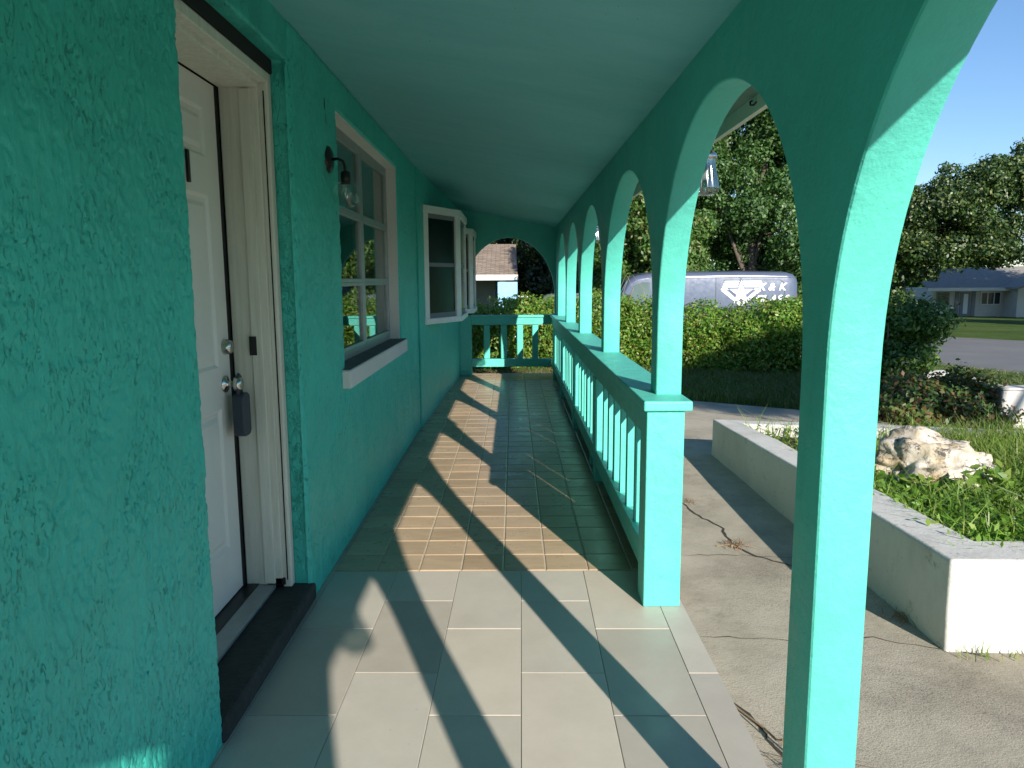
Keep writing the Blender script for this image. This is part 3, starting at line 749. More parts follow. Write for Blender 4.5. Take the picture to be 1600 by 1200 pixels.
def door_mesh():
    y0, y1, z0, z1 = 2.17, 3.085, 0.112, 2.208
    m = MB(); vsx = DX
    panels = []
    st = 0.115; cw = (y1-y0-3*st)/2
    for cy in (y0+st, y0+2*st+cw):
        for pz0, pz1 in ((0.33, 0.92), (1.09, 1.77), (1.915, 2.10)): panels.append((cy, cy+cw, pz0, pz1))
    ys = sorted({y0, y1} | {v for q in panels for v in q[:2]}); zs = sorted({z0, z1} | {v for q in panels for v in q[2:]})
    for i in range(len(ys)-1):
        for j in range(len(zs)-1):
            q = (ys[i], ys[i+1], zs[j], zs[j+1])
            if q in panels:
                prof = [(0, 0), (0.012, -0.010), (0.030, -0.010), (0.048, -0.002)]
                ring = []
                for d, dx in prof: ring.append([(vsx+dx, q[0]+d, q[2]+d), (vsx+dx, q[1]-d, q[2]+d), (vsx+dx, q[1]-d, q[3]-d), (vsx+dx, q[0]+d, q[3]-d)])
                for a, b_ in zip(ring[:-1], ring[1:]):
                    for k in range(4): m.add([a[k], a[(k+1) % 4], b_[(k+1) % 4], b_[k]], [(0, 1, 2, 3)])
                m.add(ring[-1], [(0, 1, 2, 3)])
            else: m.add([(vsx, q[0], q[2]), (vsx, q[1], q[2]), (vsx, q[1], q[3]), (vsx, q[0], q[3])], [(0, 1, 2, 3)])
    m.add([(vsx, y1, z0), (vsx-.045, y1, z0), (vsx-.045, y1, z1), (vsx, y1, z1)], [(0, 1, 2, 3)])
    m.add([(vsx-.045, y0, z0), (vsx-.045, y1, z0), (vsx-.045, y1, z1), (vsx-.045, y0, z1)], [(0, 1, 2, 3)])
    return m
door = label(door_mesh().build('front_door', M_WHITEDOOR, house, fix=False), 'white six-panel front door with black house numerals')
MB().lathe([(0, .032), (.024, .032), (.029, .022), (.033, 0.0)], (DX+.001, 3.035, 1.168), 'x', 24).build('deadbolt', M_CHROME, door, True)
MB().lathe([(0.036, 0.0), (.034, .006), (.013, .010), (.012, .034), (.028, .042), (.031, .056), (.026, .068), (0, .072)], (DX+.001, 3.02, 1.015), 'x', 24).build('door_knob', M_CHROME, door, True)
MB().lathe([(0.034, 0.0), (.033, .004), (0, .005)], (DX+.001, 3.02, 1.015), 'x', 24).build('knob_rose', M_CHROME, door, True)
def text_mesh(body, size, extr, shear=0.0, offs=0.0):
    cu = bpy.data.curves.new('lettering', 'FONT'); cu.body = body; cu.size = size; cu.extrude = extr; cu.shear = shear; cu.offset = offs
    cu.align_x = 'LEFT'; cu.resolution_u = 4
    o = bpy.data.objects.new('lettering', cu); COL.objects.link(o)
    dg = bpy.context.evaluated_depsgraph_get(); me = bpy.data.meshes.new_from_object(o.evaluated_get(dg))
    bpy.data.objects.remove(o); bpy.data.curves.remove(cu); return me
for ch, y in (('2', 2.645), ('1', 2.745)):
    me = text_mesh(ch, 0.165, 0.004, 0.0, 0.002)
    o = link('house_numeral', me, M_NUMBER); o.matrix_world = Matrix(((0, 0, 1, DX+.006), (1, 0, 0, y), (0, 1, 0, 1.80), (0, 0, 0, 1)))
    o.rotation_mode = 'QUATERNION'; o.rotation_mode = 'XYZ'; attach(o, door)

# key lockbox hanging from the knob
lb = thing('key_lockbox', 'dark slate key lockbox hanging from the front door knob', 'lockbox', (-1.13, 3.03, 0.72))
prof = []
for k in range(25):
    t = math.pi*k/24
bodyp = [(-.042, .0), (-.036, -.008)] 
def rrect(w, h, r, n=6):
    pts = []
    for cx, cy, a0 in ((w-r, h-r, 0), (-w+r, h-r, 90), (-w+r, -h+r, 180), (w-r, -h+r, 270)):
        for k in range(n+1):
            a = R(a0+90*k/n); pts.append((cx+r*math.cos(a), cy+r*math.sin(a)))
    return pts
pp = rrect(0.043, 0.105, 0.028)
MB().extrude([(-1.160, 3.035+q[0], 0.885+q[1]*.86) for q in pp], None, (0.046, 0, 0)).build('lockbox_body', M_LOCKBOX, lb, False, 0.006, 3)
MB().tube([(-1.138, 3.010, 0.95), (-1.138, 3.006, 1.02), (-1.138, 3.012, 1.045), (-1.138, 3.022, 1.052), (-1.138, 3.034, 1.043), (-1.138, 3.04, 1.01), (-1.138, 3.04, 0.95)], 0.0085, 10).build('shackle', M_LOCKBOX, lb, True)

# window with six panes ---------------------------------------------------------
GX = -1.012
win = MB().box(GX-.03, GX+.012, WY0, WY0+.045, WZ0+.02, WZ1).box(GX-.03, GX+.012, WY1-.05, WY1, WZ0+.02, WZ1).box(GX-.03, GX+.012, WY0+.045, WY1-.05, WZ1-.045, WZ1).box(GX-.03, GX+.012, WY0+.045, WY1-.05, WZ0+.0, WZ0+.055)
win = win.box(GX-.03, GX+.014, 4.945, 4.99, WZ0+.055, WZ1-.045).build('window', M_ALU, house, bevel=0.004)
MB().box(-1.28, WX-.004, WY1-.006, WY1+.03, WZ0, WZ1).box(-1.28, WX-.004, WY0-.03, WY0+.006, WZ0, WZ1).box(-1.28, WX-.004, WY0, WY1, WZ1-.006, WZ1+.03).build('window_reveal', M_REVEAL, win)
rows = [WZ0+.055, 1.425, 1.842, WZ1-.045]; colsy = [(WY0+.045, 4.945), (4.99, WY1-.05)]
for (a, b_) in colsy:
    for r in range(3):
        z0, z1 = rows[r], rows[r+1]
        sash = MB().box(GX-.012, GX+.016, a, a+.026, z0, z1).box(GX-.012, GX+.016, b_-.026, b_, z0, z1).box(GX-.012, GX+.016, a+.026, b_-.026, z0, z0+.024).box(GX-.012, GX+.016, a+.026, b_-.026, z1-.024, z1).build('sash', M_ALU, win, bevel=0.003)
        MB().box(GX-.004, GX, a+.026, b_-.026, z0+.024, z1-.024).build('pane', M_GLASS, win)
sill = MB().box(-1.0, -0.868, 3.90, 6.02, 0.862, 0.962).build('sill', M_REVEAL, win, bevel=0.008)
MB().box(-0.998, -0.872, 3.904, 6.016, 0.9632, 0.9662).build('sill_top', M_SILLTOP, win)
for y0, n in ((4.0, 5), (5.35, 7)):
    m = MB(); pts = []
    for k in range(n*6+1): pts.append((-1.14+0.018*math.sin(k*1.05), y0+k*0.016))
    vs = [(q[0], q[1], .9) for q in pts]+[(q[0], q[1], 2.35) for q in pts]; L = len(pts)
    m.add(vs, [(i, i+1, L+i+1, L+i) for i in range(L-1)]).build('curtain', M_CURTAIN, house, True, fix=False)

# bay windows ---------------------------------------------------------
def bay(plan, z0, z1):
    """plan: list of (x,y) along the outside from the near wall joint to the far one"""
    pl = [Vector((*q, 0)) for q in plan]
    wallpts = [(-0.98, plan[0][1]), *plan, (-0.98, plan[-1][1])]
    t = 0.05
    def cap(z, h, grow):
        c = Vector((-0.98, sum(q[1] for q in plan)/len(plan), 0)); pts = []
        for q in wallpts:
            v = Vector((*q, 0)); d = (v-c); pts.append((v.x+(grow if v.x > -.97 else 0), v.y+math.copysign(grow, d.y)))
        return MB().prism(pts, z, z+h)
    root = cap(z0-.035, .06, .018).build('bay_window', M_BAYWHITE, house, bevel=0.006)
    cap(z1-.06, .075, .018).build('head_board', M_BAYWHITE, root, bevel=0.006)
    for a, b_ in zip(pl[:-1], pl[1:]):
        d = (b_-a); L = d.length; d.normalize(); nrm = Vector((d.y, -d.x, 0))
        if nrm.x < 0 and abs(nrm.x) > .2: nrm = -nrm
        if abs(nrm.x) <= .2 and nrm.y > 0 and a.y < plan[1][1]: nrm = -nrm
        def bx(m, s0, s1, za, zb, d0, d1):
            c = [a+d*s0+nrm*d0, a+d*s1+nrm*d0, a+d*s1+nrm*d1, a+d*s0+nrm*d1]
            m.prism([(q.x, q.y) for q in c], za, zb)
        w = min(0.085, L*.16); zi0, zi1 = z0+.025, z1-.06
        for q0, q1 in ((0, w), (L-w, L)):
            m = MB(); bx(m, q0, q1, zi0, zi1, -t, 0.004); m.build('jamb', M_BAYWHITE, root, bevel=0.004)
        zm = z0+(z1-z0)*.5
        for nm, q0, q1, q2, q3 in (('sash_rail', zi0, zi0+.05, -t, -.012), ('sash_rail', zi1-.045, zi1, -t, -.012), ('meeting_rail', zm-.02, zm+.02, -t-.01, -.014)):
            m = MB(); bx(m, w, L-w, q0, q1, q2, q3); m.build(nm, M_HOUSEDARK, root, bevel=0.003)
        m = MB(); bx(m, w+.002, L-w-.002, zi0+.05, zi1-.045, -.024, -.018); m.build('pane', M_SCREEN, root)
    # blind behind the glass
    m = MB(); pts = []
    for a, b_ in zip(pl[:-1], pl[1:]):
        n = max(4, int((b_-a).length/0.045))
        for k in range(n):
            q = a.lerp(b_, k/n); pts.append((q.x-.13, q.y+(.012 if k % 2 else 0)+ (.1 if q.y < sum(p[1] for p in plan)/len(plan) else -.1)))
    L = len(pts); vs = [(q[0]+(.02 if i % 2 else 0), q[1], z0+.06) for i, q in enumerate(pts)]+[(q[0]+(.02 if i % 2 else 0), q[1], z1-.07) for i, q in enumerate(pts)]
    m.add(vs, [(i, i+1, L+i+1, L+i) for i in range(L-1)]).build('vertical_blind', M_INTERIOR, root, fix=False)
bay([(wall_x(7.5)+.001, 7.52), (-0.58, 8.16), (-0.58, 9.18), (wall_x(9.5)+.001, 9.50)], 1.02, 2.165)
bay([(wall_x(9.55)+.001, 9.58), (-0.55, 10.12), (-0.55, 10.93), (wall_x(11)+.001, 11.06)], 1.02, 2.10)

# ------------------------------------------------------------------ balustrades
rail = thing('balustrade', 'long teal wooden balustrade running along the arcade side of the porch', 'balustrade', (0.65, 3.1, 0))
MB().box(0.549, 0.756, 3.068, 11.098, 0.880, 0.924).build('rail_cap', M_WOOD, rail, bevel=0.008, seg=3)
MB().box(0.580, 0.700, 3.2425, 11.095, 0.745, 0.879).build('top_rail', M_WOOD, rail, bevel=0.004)
MB().box(0.580, 0.690, 3.2425, 11.095, 0.115, 0.230).build('bottom_rail', M_WOOD, rail, bevel=0.004)
MB().box(0.692, 0.744, 3.2425, 11.09, 0.0006, 0.205).build('plinth', M_PLINTH, rail, bevel=0.004)
label(MB().box(0.566, 0.728, 3.09, 3.242, 0.0006, 0.8795).build('post', M_WOOD, rail, bevel=0.006, seg=3), 'wide end post with chipped base')
posts = [3.242, 5.13, 7.0, 8.83, 10.62]
for y in posts[1:]:
    MB().box(0.574, 0.706, y, y+0.125, 0.0006, 0.744).build('post', M_WOOD, rail, bevel=0.004)
bal = MB().box(-.034, .034, 0, 0.062, 0.2305, 0.7445).mesh('baluster'); bal.materials.append(M_WOOD)
for i, y in enumerate(posts):
    a = y + (0.125 if i else 0.10); b_ = posts[i+1] if i < len(posts)-1 else 11.05
    n = 7 if i < len(posts)-1 else 2
    for k in range(1, n):
        o = bpy.data.objects.new('baluster', bal); COL.objects.link(o); o.location = (0.635+random.uniform(-.003, .003), a+(b_-a)*k/n-.03, 0)
        o.rotation_euler = (random.uniform(-.004, .004), 0, random.uniform(-.04, .04)); attach(o, rail)
for y in (5.6, 7.5, 9.4): MB().box(0.592, 0.668, y, y+.06, 0.0006, 0.1145).build('foot_block', M_WOOD, rail, bevel=0.003)
er = thing('end_balustrade', 'short teal balustrade closing the far end of the porch beneath the round arch', 'balustrade', (-0.1, 11.15, 0))
label(MB().box(wall_x(11.1)+.012, -0.632, YEND-.004, YEND+.112, 0.0006, 0.90).build('post', M_WOOD, er, bevel=0.004), 'square end post beside the house wall')
MB().box(-0.631, 0.548, YEND-.03, YEND+.10, 0.872, 0.908).build('rail_cap', M_WOOD, er, bevel=0.005)
MB().box(-0.631, 0.575, YEND-.012, YEND+.085, 0.765, 0.871).build('top_rail', M_WOOD, er, bevel=0.004)
MB().box(-0.631, 0.575, YEND-.012, YEND+.085, 0.130, 0.248).build('bottom_rail', M_WOOD, er, bevel=0.004)
for x in (-0.404, -0.145, 0.098, 0.328): MB().box(x-.047, x+.047, YEND+.005, YEND+.07, 0.2485, 0.7645).build('baluster', M_WOOD, er, bevel=0.015, seg=3)

# ------------------------------------------------------------------ lamps
wl = thing('wall_lamp', 'black gooseneck wall lamp with clear glass globe beside the window', 'lamp', (WX, 3.80, 2.03))
LY = 3.775
MB().lathe([(0, .026), (.045, .026), (.062, .018), (.068, 0.0), (.068, -.01)], (WX, LY, 2.03), 'x', 28).build('backplate', M_BLACK, wl, True)
arm = [(WX+.02, LY, 2.03), (WX+.055, LY, 2.034), (WX+.078, LY, 2.022), (WX+.088, LY, 1.998), (WX+.09, LY, 1.965)]
MB().tube(arm, 0.0075, 10).build('arm', M_BLACK, wl, True)
MB().lathe([(.012, 0.02), (.024, .012), (.025, -.045), (.0, -.045)], (WX+.09, LY, 1.955), 'z', 20).build('socket', M_BLACK, wl, True)
gl = [(0.026+.0, 0.060), (.03, .056)] + [(0.068*math.sin(R(a)), 0.068*math.cos(R(a))) for a in range(34, 181, 8)]
MB().lathe(gl, (WX+.09, LY, 1.862), 'z', 28).build('globe', M_GLOBE, wl, True)
bulb = MB().lathe([(0.010, .045), (.013, .03), (.022, .005), (.024, -.01), (.018, -.026), (0, -.032)], (WX+.09, LY, 1.875), 'z', 18).build('bulb', M_GLOBE, wl, True)
MB().tube([(WX+.084, LY, 1.90), (WX+.083, LY, 1.86), (WX+.09, LY, 1.875), (WX+.097, LY, 1.86), (WX+.096, LY, 1.90)], 0.0016, 5).build('filament', M_CHROME, wl)
MB().tube([(WX+.003, LY-.005, 2.10), (WX+.003, LY-.012, 2.2), (WX+.003, LY-.03, 2.32)], 0.004, 6).build('cable', M_BLACK, wl)
def lantern(y, lab):
    t = thing('porch_lantern', lab, 'lantern', (0.815, y, 1.98), 'glass lanterns under the eave')
    x = 0.815
    MB().tube([(x, y, 2.158), (x, y, 1.985)], 0.008, 8).build('hanging_rod', M_CHROME, t, True)
    MB().lathe([(.0, .055), (.022, .05), (.034, .03), (.05, .018), (.056, 0.0), (.05, -.004)], (x, y, 1.94), 'z', 24).build('cap', M_CHROME, t, True)
    MB().lathe([(.048, 0.0), (.046, -.02), (.053, -.06), (.065, -.12), (.063, -.135), (.047, -.148), (0, -.15)], (x, y, 1.938), 'z', 48, 0.05, 12).build('ribbed_shade', M_LANTERN, t, True)
    MB().lathe([(0.012, 0.04), (.02, .01), (.022, -.01), (.014, -.03), (0, -.035)], (x, y, 1.885), 'z', 16).build('bulb', M_REVEAL, t, True)
lantern(-1.28, 'ribbed glass lantern under the eave behind the nearest arches')
lantern(3.24, 'larger-looking ribbed glass lantern hanging outside the nearest balustrade pier')
lantern(7.42, 'small ribbed glass lantern seen through the third arch')

# ------------------------------------------------------------------ planters, boulder, stones
pl = thing('planter', 'long low whitewashed masonry planter on the concrete beside the porch', 'planter', (3, 4.6, -0.116))
GZ = -0.1155
outer = [(1.795, 2.90), (6.6, 2.68)]
def ring_wall(outer, inner, tops, z0):
    n = len(outer); V = []
    for o_, i_, t_ in zip(outer, inner, tops): V += [(*o_, z0), (*o_, t_), (*i_, t_), (*i_, z0)]
    F = []
    for k in range(n-1):
        a_, b2 = 4*k, 4*k+4
        for j in range(4): F.append((a_+j, a_+(j+1) % 4, b2+(j+1) % 4, b2+j))
    F += [(3, 2, 1, 0), tuple(4*(n-1)+j for j in range(4))]
    # finer cuts so that edges can waver
    me = MB().add(V, F).mesh('wall'); bm = bmesh.new(); bm.from_mesh(me)
    bmesh.ops.recalc_face_normals(bm, faces=bm.faces)
    bmesh.ops.bevel(bm, geom=[e for e in bm.edges if len(e.link_faces) == 2 and e.calc_face_angle(0) > .9], offset=.018, segments=3, profile=.6, affect='EDGES')
    for _ in range(3): bmesh.ops.subdivide_edges(bm, edges=[e for e in bm.edges if e.calc_length() > .22], cuts=1, use_grid_fill=True)
    bmesh.ops.triangulate(bm, faces=[f for f in bm.faces if len(f.verts) > 4])
    for v in bm.verts:
        q = v.co
        v.co = q + Vector((mn.noise(q*2.3), mn.noise(q*2.3+Vector((5, 5, 5))), mn.noise(q*2.1+Vector((9, 2, 1)))))*.010 + mn.noise_vector(q*9)*.004
    bm.to_mesh(me); bm.free(); return me
from mathutils import noise as mn
link('wall', ring_wall([(5.25, 5.60), (1.755, 6.42), (1.795, 2.90), (6.6, 2.68)], [(5.2, 5.42), (1.97, 6.20), (2.03, 3.12), (6.6, 2.90)], [.20, .208, .288, .33], GZ-.02), M_WHITEWALL, pl, True).modifiers.new('weighted', 'WEIGHTED_NORMAL').weight = 80
soil = MB(); ku, kv = 18, 14; vs = []; fs = []
def soil_z(x, y): return 0.10 + 0.05*math.sin(x*1.7+.4)*math.cos(y*1.3) + (0.06 if y < 4 else 0.06*max(0, 1-(y-4)))
def plan_pt(u, v):
    xl = 1.95 + 0.02; xr = 6.3; x = xl+(xr-xl)*u
    yb_ = 3.06 - (x-2.0)*0.046; yt = 6.24 - (x-1.97)*0.243
    return x, yb_+(yt-yb_)*v
for i in range(ku+1):
    for j in range(kv+1):
        x, y = plan_pt(i/ku, j/kv); vs.append((x, y, soil_z(x, y)))
for i in range(ku):
    for j in range(kv):
        a = i*(kv+1)+j; fs.append((a, a+kv+1, a+kv+2, a+1))
soil.add(vs, fs).build('soil', M_SOIL, pl, True, fix=False)
# weeds and grass in the planter
def planter_points(n, f):
    out = []
    while len(out) < n:
        x, y = plan_pt(random.random(), random.random())
        if random.random() < f(x, y): out.append((x, y, soil_z(x, y)))
    return np.array(out)
BR = Vector((2.66, 4.60))
def not_rock(x, y): return 0 if ((x-BR.x)/.36)**2+((y-BR.y)/.24)**2 < 1 else 1
Pw = planter_points(1900, lambda x, y: not_rock(x, y)*(1 if y < 4.75 else .12)*(1 if x < 4.6 else .5))
LP = np.repeat(Pw, 9, 0); hgt = rng.uniform(0.015, 0.13, len(LP)); LP = LP + np.stack([rng.normal(0, .045, len(LP)), rng.normal(0, .045, len(LP)), hgt], 1)
stuff(tag(link('low_weeds', leaf_mesh('low_weeds', LP, np.tile([0, -.25, 1.0], (len(LP), 1)), 0.044, 0.42, 0.6), M_WEED), 'low bright green weeds filling the front of the planter', 'weeds'))
Pg = planter_points(14000, lambda x, y: not_rock(x, y)*(1 if (x > 3.3 and y > 3.9) else (.5 if x > 3.0 else .10)))
stuff(tag(link('planter_grass', blades('planter_grass', Pg, 0.24, 0.0032, 0.4), M_GRASS), 'tall thin grass growing round the boulder in the planter', 'grass'))
Pg2 = planter_points(6500, lambda x, y: not_rock(x, y)*(1 if y < 4.2 else .2))
stuff(tag(link('broad_grass', blades('broad_grass', Pg2, 0.15, 0.0055, 0.7), M_WEED), 'short broad grass blades among the weeds by the front planter wall', 'grass'))
# boulder
bm = bmesh.new(); bmesh.ops.create_icosphere(bm, subdivisions=5, radius=1.0)
from mathutils import noise as mn
for v in bm.verts:
    p = v.co.copy()
    n1 = mn.noise(p*1.1+Vector((3, 1, 7)))*.34; n2 = mn.noise(p*2.6+Vector((9, 4, 1)))*.20; n3 = mn.turbulence(p*5.5, 4, False)*.11; cav = mn.noise(p*3.3+Vector((2, 8, 3)))
    r = 1+n1+n2-n3 - (0.22*max(0, cav-.18)/.3 if cav > .18 else 0)
    v.co = Vector((p.x*r*.345, p.y*r*.27, p.z*r*.245))
    v.co.z -= 0.05*max(0, v.co.x)
me = bpy.data.meshes.new('boulder'); bm.to_mesh(me); bm.free()
bo = tag(link('boulder', me, M_ROCK, None, True), 'large pitted cream limestone boulder lying in the planter', 'boulder'); bo.location = (BR.x-.02, BR.y-.10, 0.205); bo.rotation_euler = (0, .05, -.25)
# leafy plant in front of boulder
def sprig(name, cx, cy, z, n, spread, h, size, mat, lab, cat='plant', aspect=.45):
    t = thing(name, lab, cat, (cx, cy, z)); P = []; D = []; m = MB()
    for s in range(n):
        a = random.uniform(0, 6.28); rr = spread*math.sqrt(random.random()); hh = h*random.uniform(.5, 1)
        p0 = Vector((cx+rr*.35*math.cos(a), cy+rr*.35*math.sin(a), z)); p1 = Vector((cx+rr*math.cos(a), cy+rr*math.sin(a), z+hh))
        m.tube([p0, p0.lerp(p1, .5)+Vector((0, 0, .02)), p1], [.004, .003, .0015], 5)
        for k in range(9):
            q = p0.lerp(p1, random.uniform(.35, 1.02)); P.append((q.x+random.gauss(0, .03), q.y+random.gauss(0, .03), q.z+random.gauss(0, .015))); D.append((math.cos(a)*.3, -.5, .8))
    m.build('stem', M_TWIG, t); o = stuff(link('foliage', leaf_mesh('foliage', P, D, size, aspect, .45), mat, t))
    return t
sprig('leafy_weed', 2.40, 4.36, 0.13, 34, 0.30, 0.16, 0.075, M_WEED, 'broad-leaved dark green weed sprawling in front of the boulder')
sprig('leafy_weed', 2.78, 4.28, 0.13, 12, 0.16, 0.22, 0.085, M_WEED, 'small upright weed with pointed leaves against the right of the boulder')
sprig('leafy_weed', 2.35, 5.35, 0.14, 16, 0.2, 0.30, 0.05, M_GRASS, 'straggly dry weed behind the nearest arch pier in the planter')

# second planter with ground cover, pale stone
p2 = thing('planter', 'peeling white block planter at the right edge beyond the boulder', 'planter', (5.5, 7.9, -.12))
link('wall', ring_wall([(5.34, 8.75), (5.05, 7.54), (8.2, 7.05)], [(5.54, 8.70), (5.26, 7.72), (8.2, 7.26)], [.262, .272, .28], -.13), M_WHITEOLD, p2, False)
MB().prism([(5.046, 7.536), (8.2, 7.045), (8.2, 7.265), (5.085, 7.76)], .274, .300).build('coping', M_WHITEOLD, p2, bevel=.008)
MB().prism([(5.22, 7.73), (8.2, 7.26), (8.36, 8.2), (5.46, 8.65)], -.118, .16).build('soil', M_SOIL, p2)
def mound(name, cx, cy, z, rx, ry, h, n, size, mat, lab, cat, aspect=.55, rot=0.0, stems=6):
    t = thing(name, lab, cat, (cx, cy, z))
    d = rng.normal(0, 1, (n, 3)); d[:, 2] = np.abs(d[:, 2]); d /= np.linalg.norm(d, axis=1)[:, None]
    r = rng.uniform(.72, 1.06, n)*(1+.12*np.sin(d[:, 0]*9)*np.cos(d[:, 1]*8)+.08*np.sin(d[:, 2]*13+d[:, 0]*5))
    P = d*r[:, None]*np.array([rx, ry, h]); c_, s_ = math.cos(rot), math.sin(rot)
    P = np.stack([P[:, 0]*c_-P[:, 1]*s_+cx, P[:, 0]*s_+P[:, 1]*c_+cy, P[:, 2]+z], 1)
    P[:, 2] += rng.normal(0, size*.5, n)
    stuff(link('foliage', leaf_mesh('foliage', P, d, size, aspect, .55), mat, t))
    m = MB()
    for k in range(stems):
        a = 6.28*k/stems+.3; m.tube([(cx+.08*math.cos(a), cy+.08*math.sin(a), z-.02), (cx+.3*rx*math.cos(a), cy+.3*ry*math.sin(a), z+h*.4), (cx+.6*rx*math.cos(a), cy+.6*ry*math.sin(a), z+h*.75)], [.018, .012, .006], 6)
    m.build('stem', M_BARK, t); return t
mound('ground_cover_shrub', 4.72, 8.05, -.12, .80, .72, .50, 9000, .060, M_COVER, 'low red-tinged shrub spilling beside the peeling white planter', 'shrub', rot=-.35)
bush = thing('bush', 'rounded glossy green bush standing between the near pier and the road', 'bush', (5.0, 9.7, -.12))
lob = []
for k in range(26):
    a = random.uniform(0, 6.28); rr = random.uniform(0, .55); z = random.uniform(.25, .92)
    lob.append(((4.98+rr*math.cos(a)*(1.15 if z < .7 else .8), 9.75+rr*math.sin(a), z), random.uniform(.22, .36)))
Pb, Db = lobes_leaves(lob, 22000, (.6, 1.08), .9, .15)
stuff(link('foliage', leaf_mesh('foliage', Pb, Db, .065, .5, .5), M_BUSH, bush))
m = MB()
for k in range(9):
    a = 6.28*k/9; m.tube([(4.95+.05*math.cos(a), 9.7+.05*math.sin(a), -.15), (4.95+.2*math.cos(a), 9.7+.2*math.sin(a), .3), (4.98+.5*math.cos(a), 9.72+.45*math.sin(a), .85)], [.03, .022, .008], 7)
m.build('stem', M_BARK, bush)
bm = bmesh.new(); bmesh.ops.create_icosphere(bm, subdivisions=3, radius=1)
for v in bm.verts: v.co *= 1+mn.noise(v.co*1.7)*.3
me = bpy.data.meshes.new('stone'); bm.to_mesh(me); bm.free()
so = tag(link('stone', me, M_WHITEOLD, None, True), 'pale flat stone on the grass beside the round bush', 'stone'); so.location = (6.35, 11.2, -.10); so.scale = (.36, .3, .13)

# small dry weeds in the cracks
def dry_tuft(x, y, n, h, lab, mat=M_LITTER):
    t = thing('dry_weed', lab, 'weed', (x, y, GZ)); P = np.stack([rng.normal(x, .035, n), rng.normal(y, .03, n), np.full(n, -.113)], 1)
    link('foliage', blades('foliage', P, h, .002, 1.1), mat, t)
    m = MB()
    for k in range(4):
        a = random.uniform(0, 6.28); m.tube([(x, y, -.113), (x+.05*math.cos(a), y+.05*math.sin(a), -.10), (x+.11*math.cos(a), y+.1*math.sin(a), -.108)], .0016, 4)
    m.build('stem', M_TWIG, t)
dry_tuft(1.29, 4.13, 55, .04, 'rust brown dry weed in the crack of the concrete')
dry_tuft(1.22, 4.98, 30, .03, 'small tan dry weed at the top of the crack in the concrete')
dry_tuft(1.80, 3.20, 90, .03, 'dry leaf litter gathered at the foot of the planter behind the near pier')
dry_tuft(0.95, 2.12, 130, .07, 'tangled dry weed at the porch edge left of the near pier')
tf = tag(link('dry_vine', MB().tube([(.80, 2.5, -.11), (.86, 2.36, -.105), (.87, 2.27, -.09), (.90, 2.22, -.05), (.93, 2.14, -.09), (.94, 2.05, -.108)], .004, 6).tube([(.88, 2.25, -.10), (.885, 2.24, -.02), (.88, 2.245, .05)], .003, 5).mesh('dry_vine'), M_TWIG), 'thin dry vine lying along the porch floor edge', 'vine')
n = 70; P = np.stack([rng.uniform(1.82, 2.6, n), 2.86-rng.uniform(0, .05, n), np.full(n, -.113)], 1)
stuff(tag(link('wall_foot_grass', blades('wall_foot_grass', P, .06, .0022, .5), M_GRASS), 'sparse grass blades along the foot of the front planter wall', 'grass'))

# ------------------------------------------------------------------ hedge and lawn blades
hd = thing('hedge', 'clipped leafy green hedge with reddish tips across the lawn behind the porch', 'hedge', (2, 13.6, -.2))
cl = [(-3.2, 14.0), (2.2, 14.0), (4.0, 13.35), (5.6, 12.7)]
def cline(s):
    Ls = [math.dist(a, b_) for a, b_ in zip(cl[:-1], cl[1:])]; s *= sum(Ls)
    for (a, b_), L in zip(zip(cl[:-1], cl[1:]), Ls):
        if s <= L: t = s/L; d = ((b_[0]-a[0])/L, (b_[1]-a[1])/L); return a[0]+d[0]*s, a[1]+d[1]*s, d
        s -= L
    return cl[-1][0], cl[-1][1], d
lob = []
for k in range(300):
    x, y, d = cline(random.random()); off = random.uniform(-.55, .5); z = random.uniform(.0, 1.02)
    if random.random() < .45: off = -.55+random.uniform(-.05, .12)
    lob.append(((x-d[1]*off*-1*-1, y+d[0]*off, z-.15+.1*math.sin(x*1.3)), random.uniform(.26, .42)))
Ph, Dh = lobes_leaves(lob, 210000, (.7, 1.08), .95, .05)
ph_top = Ph[:, 2] > np.interp(Ph[:, 0], [-3, -.5, 0, .7, 2.1, 3.2, 4, 5, 6], [1.42, 1.36, 1.2, 1.15, 1.25, 1.08, 1.02, 1.14, 1.1]) + .05*np.sin(Ph[:, 0]*9) + rng.normal(0, .05, len(Ph)); Ph, Dh = Ph[~ph_top], Dh[~ph_top]
stuff(link('foliage', leaf_mesh('foliage', Ph, Dh, .062, .52, .6), M_HEDGE, hd))
m = MB()
for k in range(46):
    x, y, d = cline((k+.5)/46); z0 = G(x, y); a = random.uniform(-.2, .2)
    m.tube([(x, y, z0-.05), (x+a*.5, y-.1, z0+.5), (x+a, y-.2+random.uniform(-.2, .2), z0+1.15)], [.022, .016, .006], 6)
m.build('stem', M_BARK, hd)
m = MB()
for k in range(7):
    x, y, d = cline(random.uniform(.55, .72)); m.tube([(x, y-.3, .95), (x+random.uniform(-.15, .15), y-.3, 1.25), (x+random.uniform(-.4, .3), y-.3, 1.5)], [.006, .004, .002], 5)
m.build('bare_twig', M_TWIG, hd)
def scatter(n, f, box):
    out = []
    while len(out) < n:
        x = random.uniform(box[0], box[1]); y = random.uniform(box[2], box[3])
        if f(x, y): out.append((x, y, G(x, y)))
    return np.array(out)
def lawn_ok(x, y): return y > 9.55-(x-2.2)*.63 and x > 1.2
P = scatter(16000, lambda x, y: y > (9.45-(x-2.2)*.645 if x > 2.2 else 9.9) and x > .9 and y < 13.2, (.9, 5.2, 7.8, 13.2))
stuff(tag(link('lawn_grass', blades('lawn_grass', P, .13, .005, .5), M_LAWNBLADE), 'shaded strip of uncut lawn grass in front of the hedge', 'grass'))
P = scatter(7000, lambda x, y: y > 11.36, (-1.6, 1.4, 11.36, 13.4))
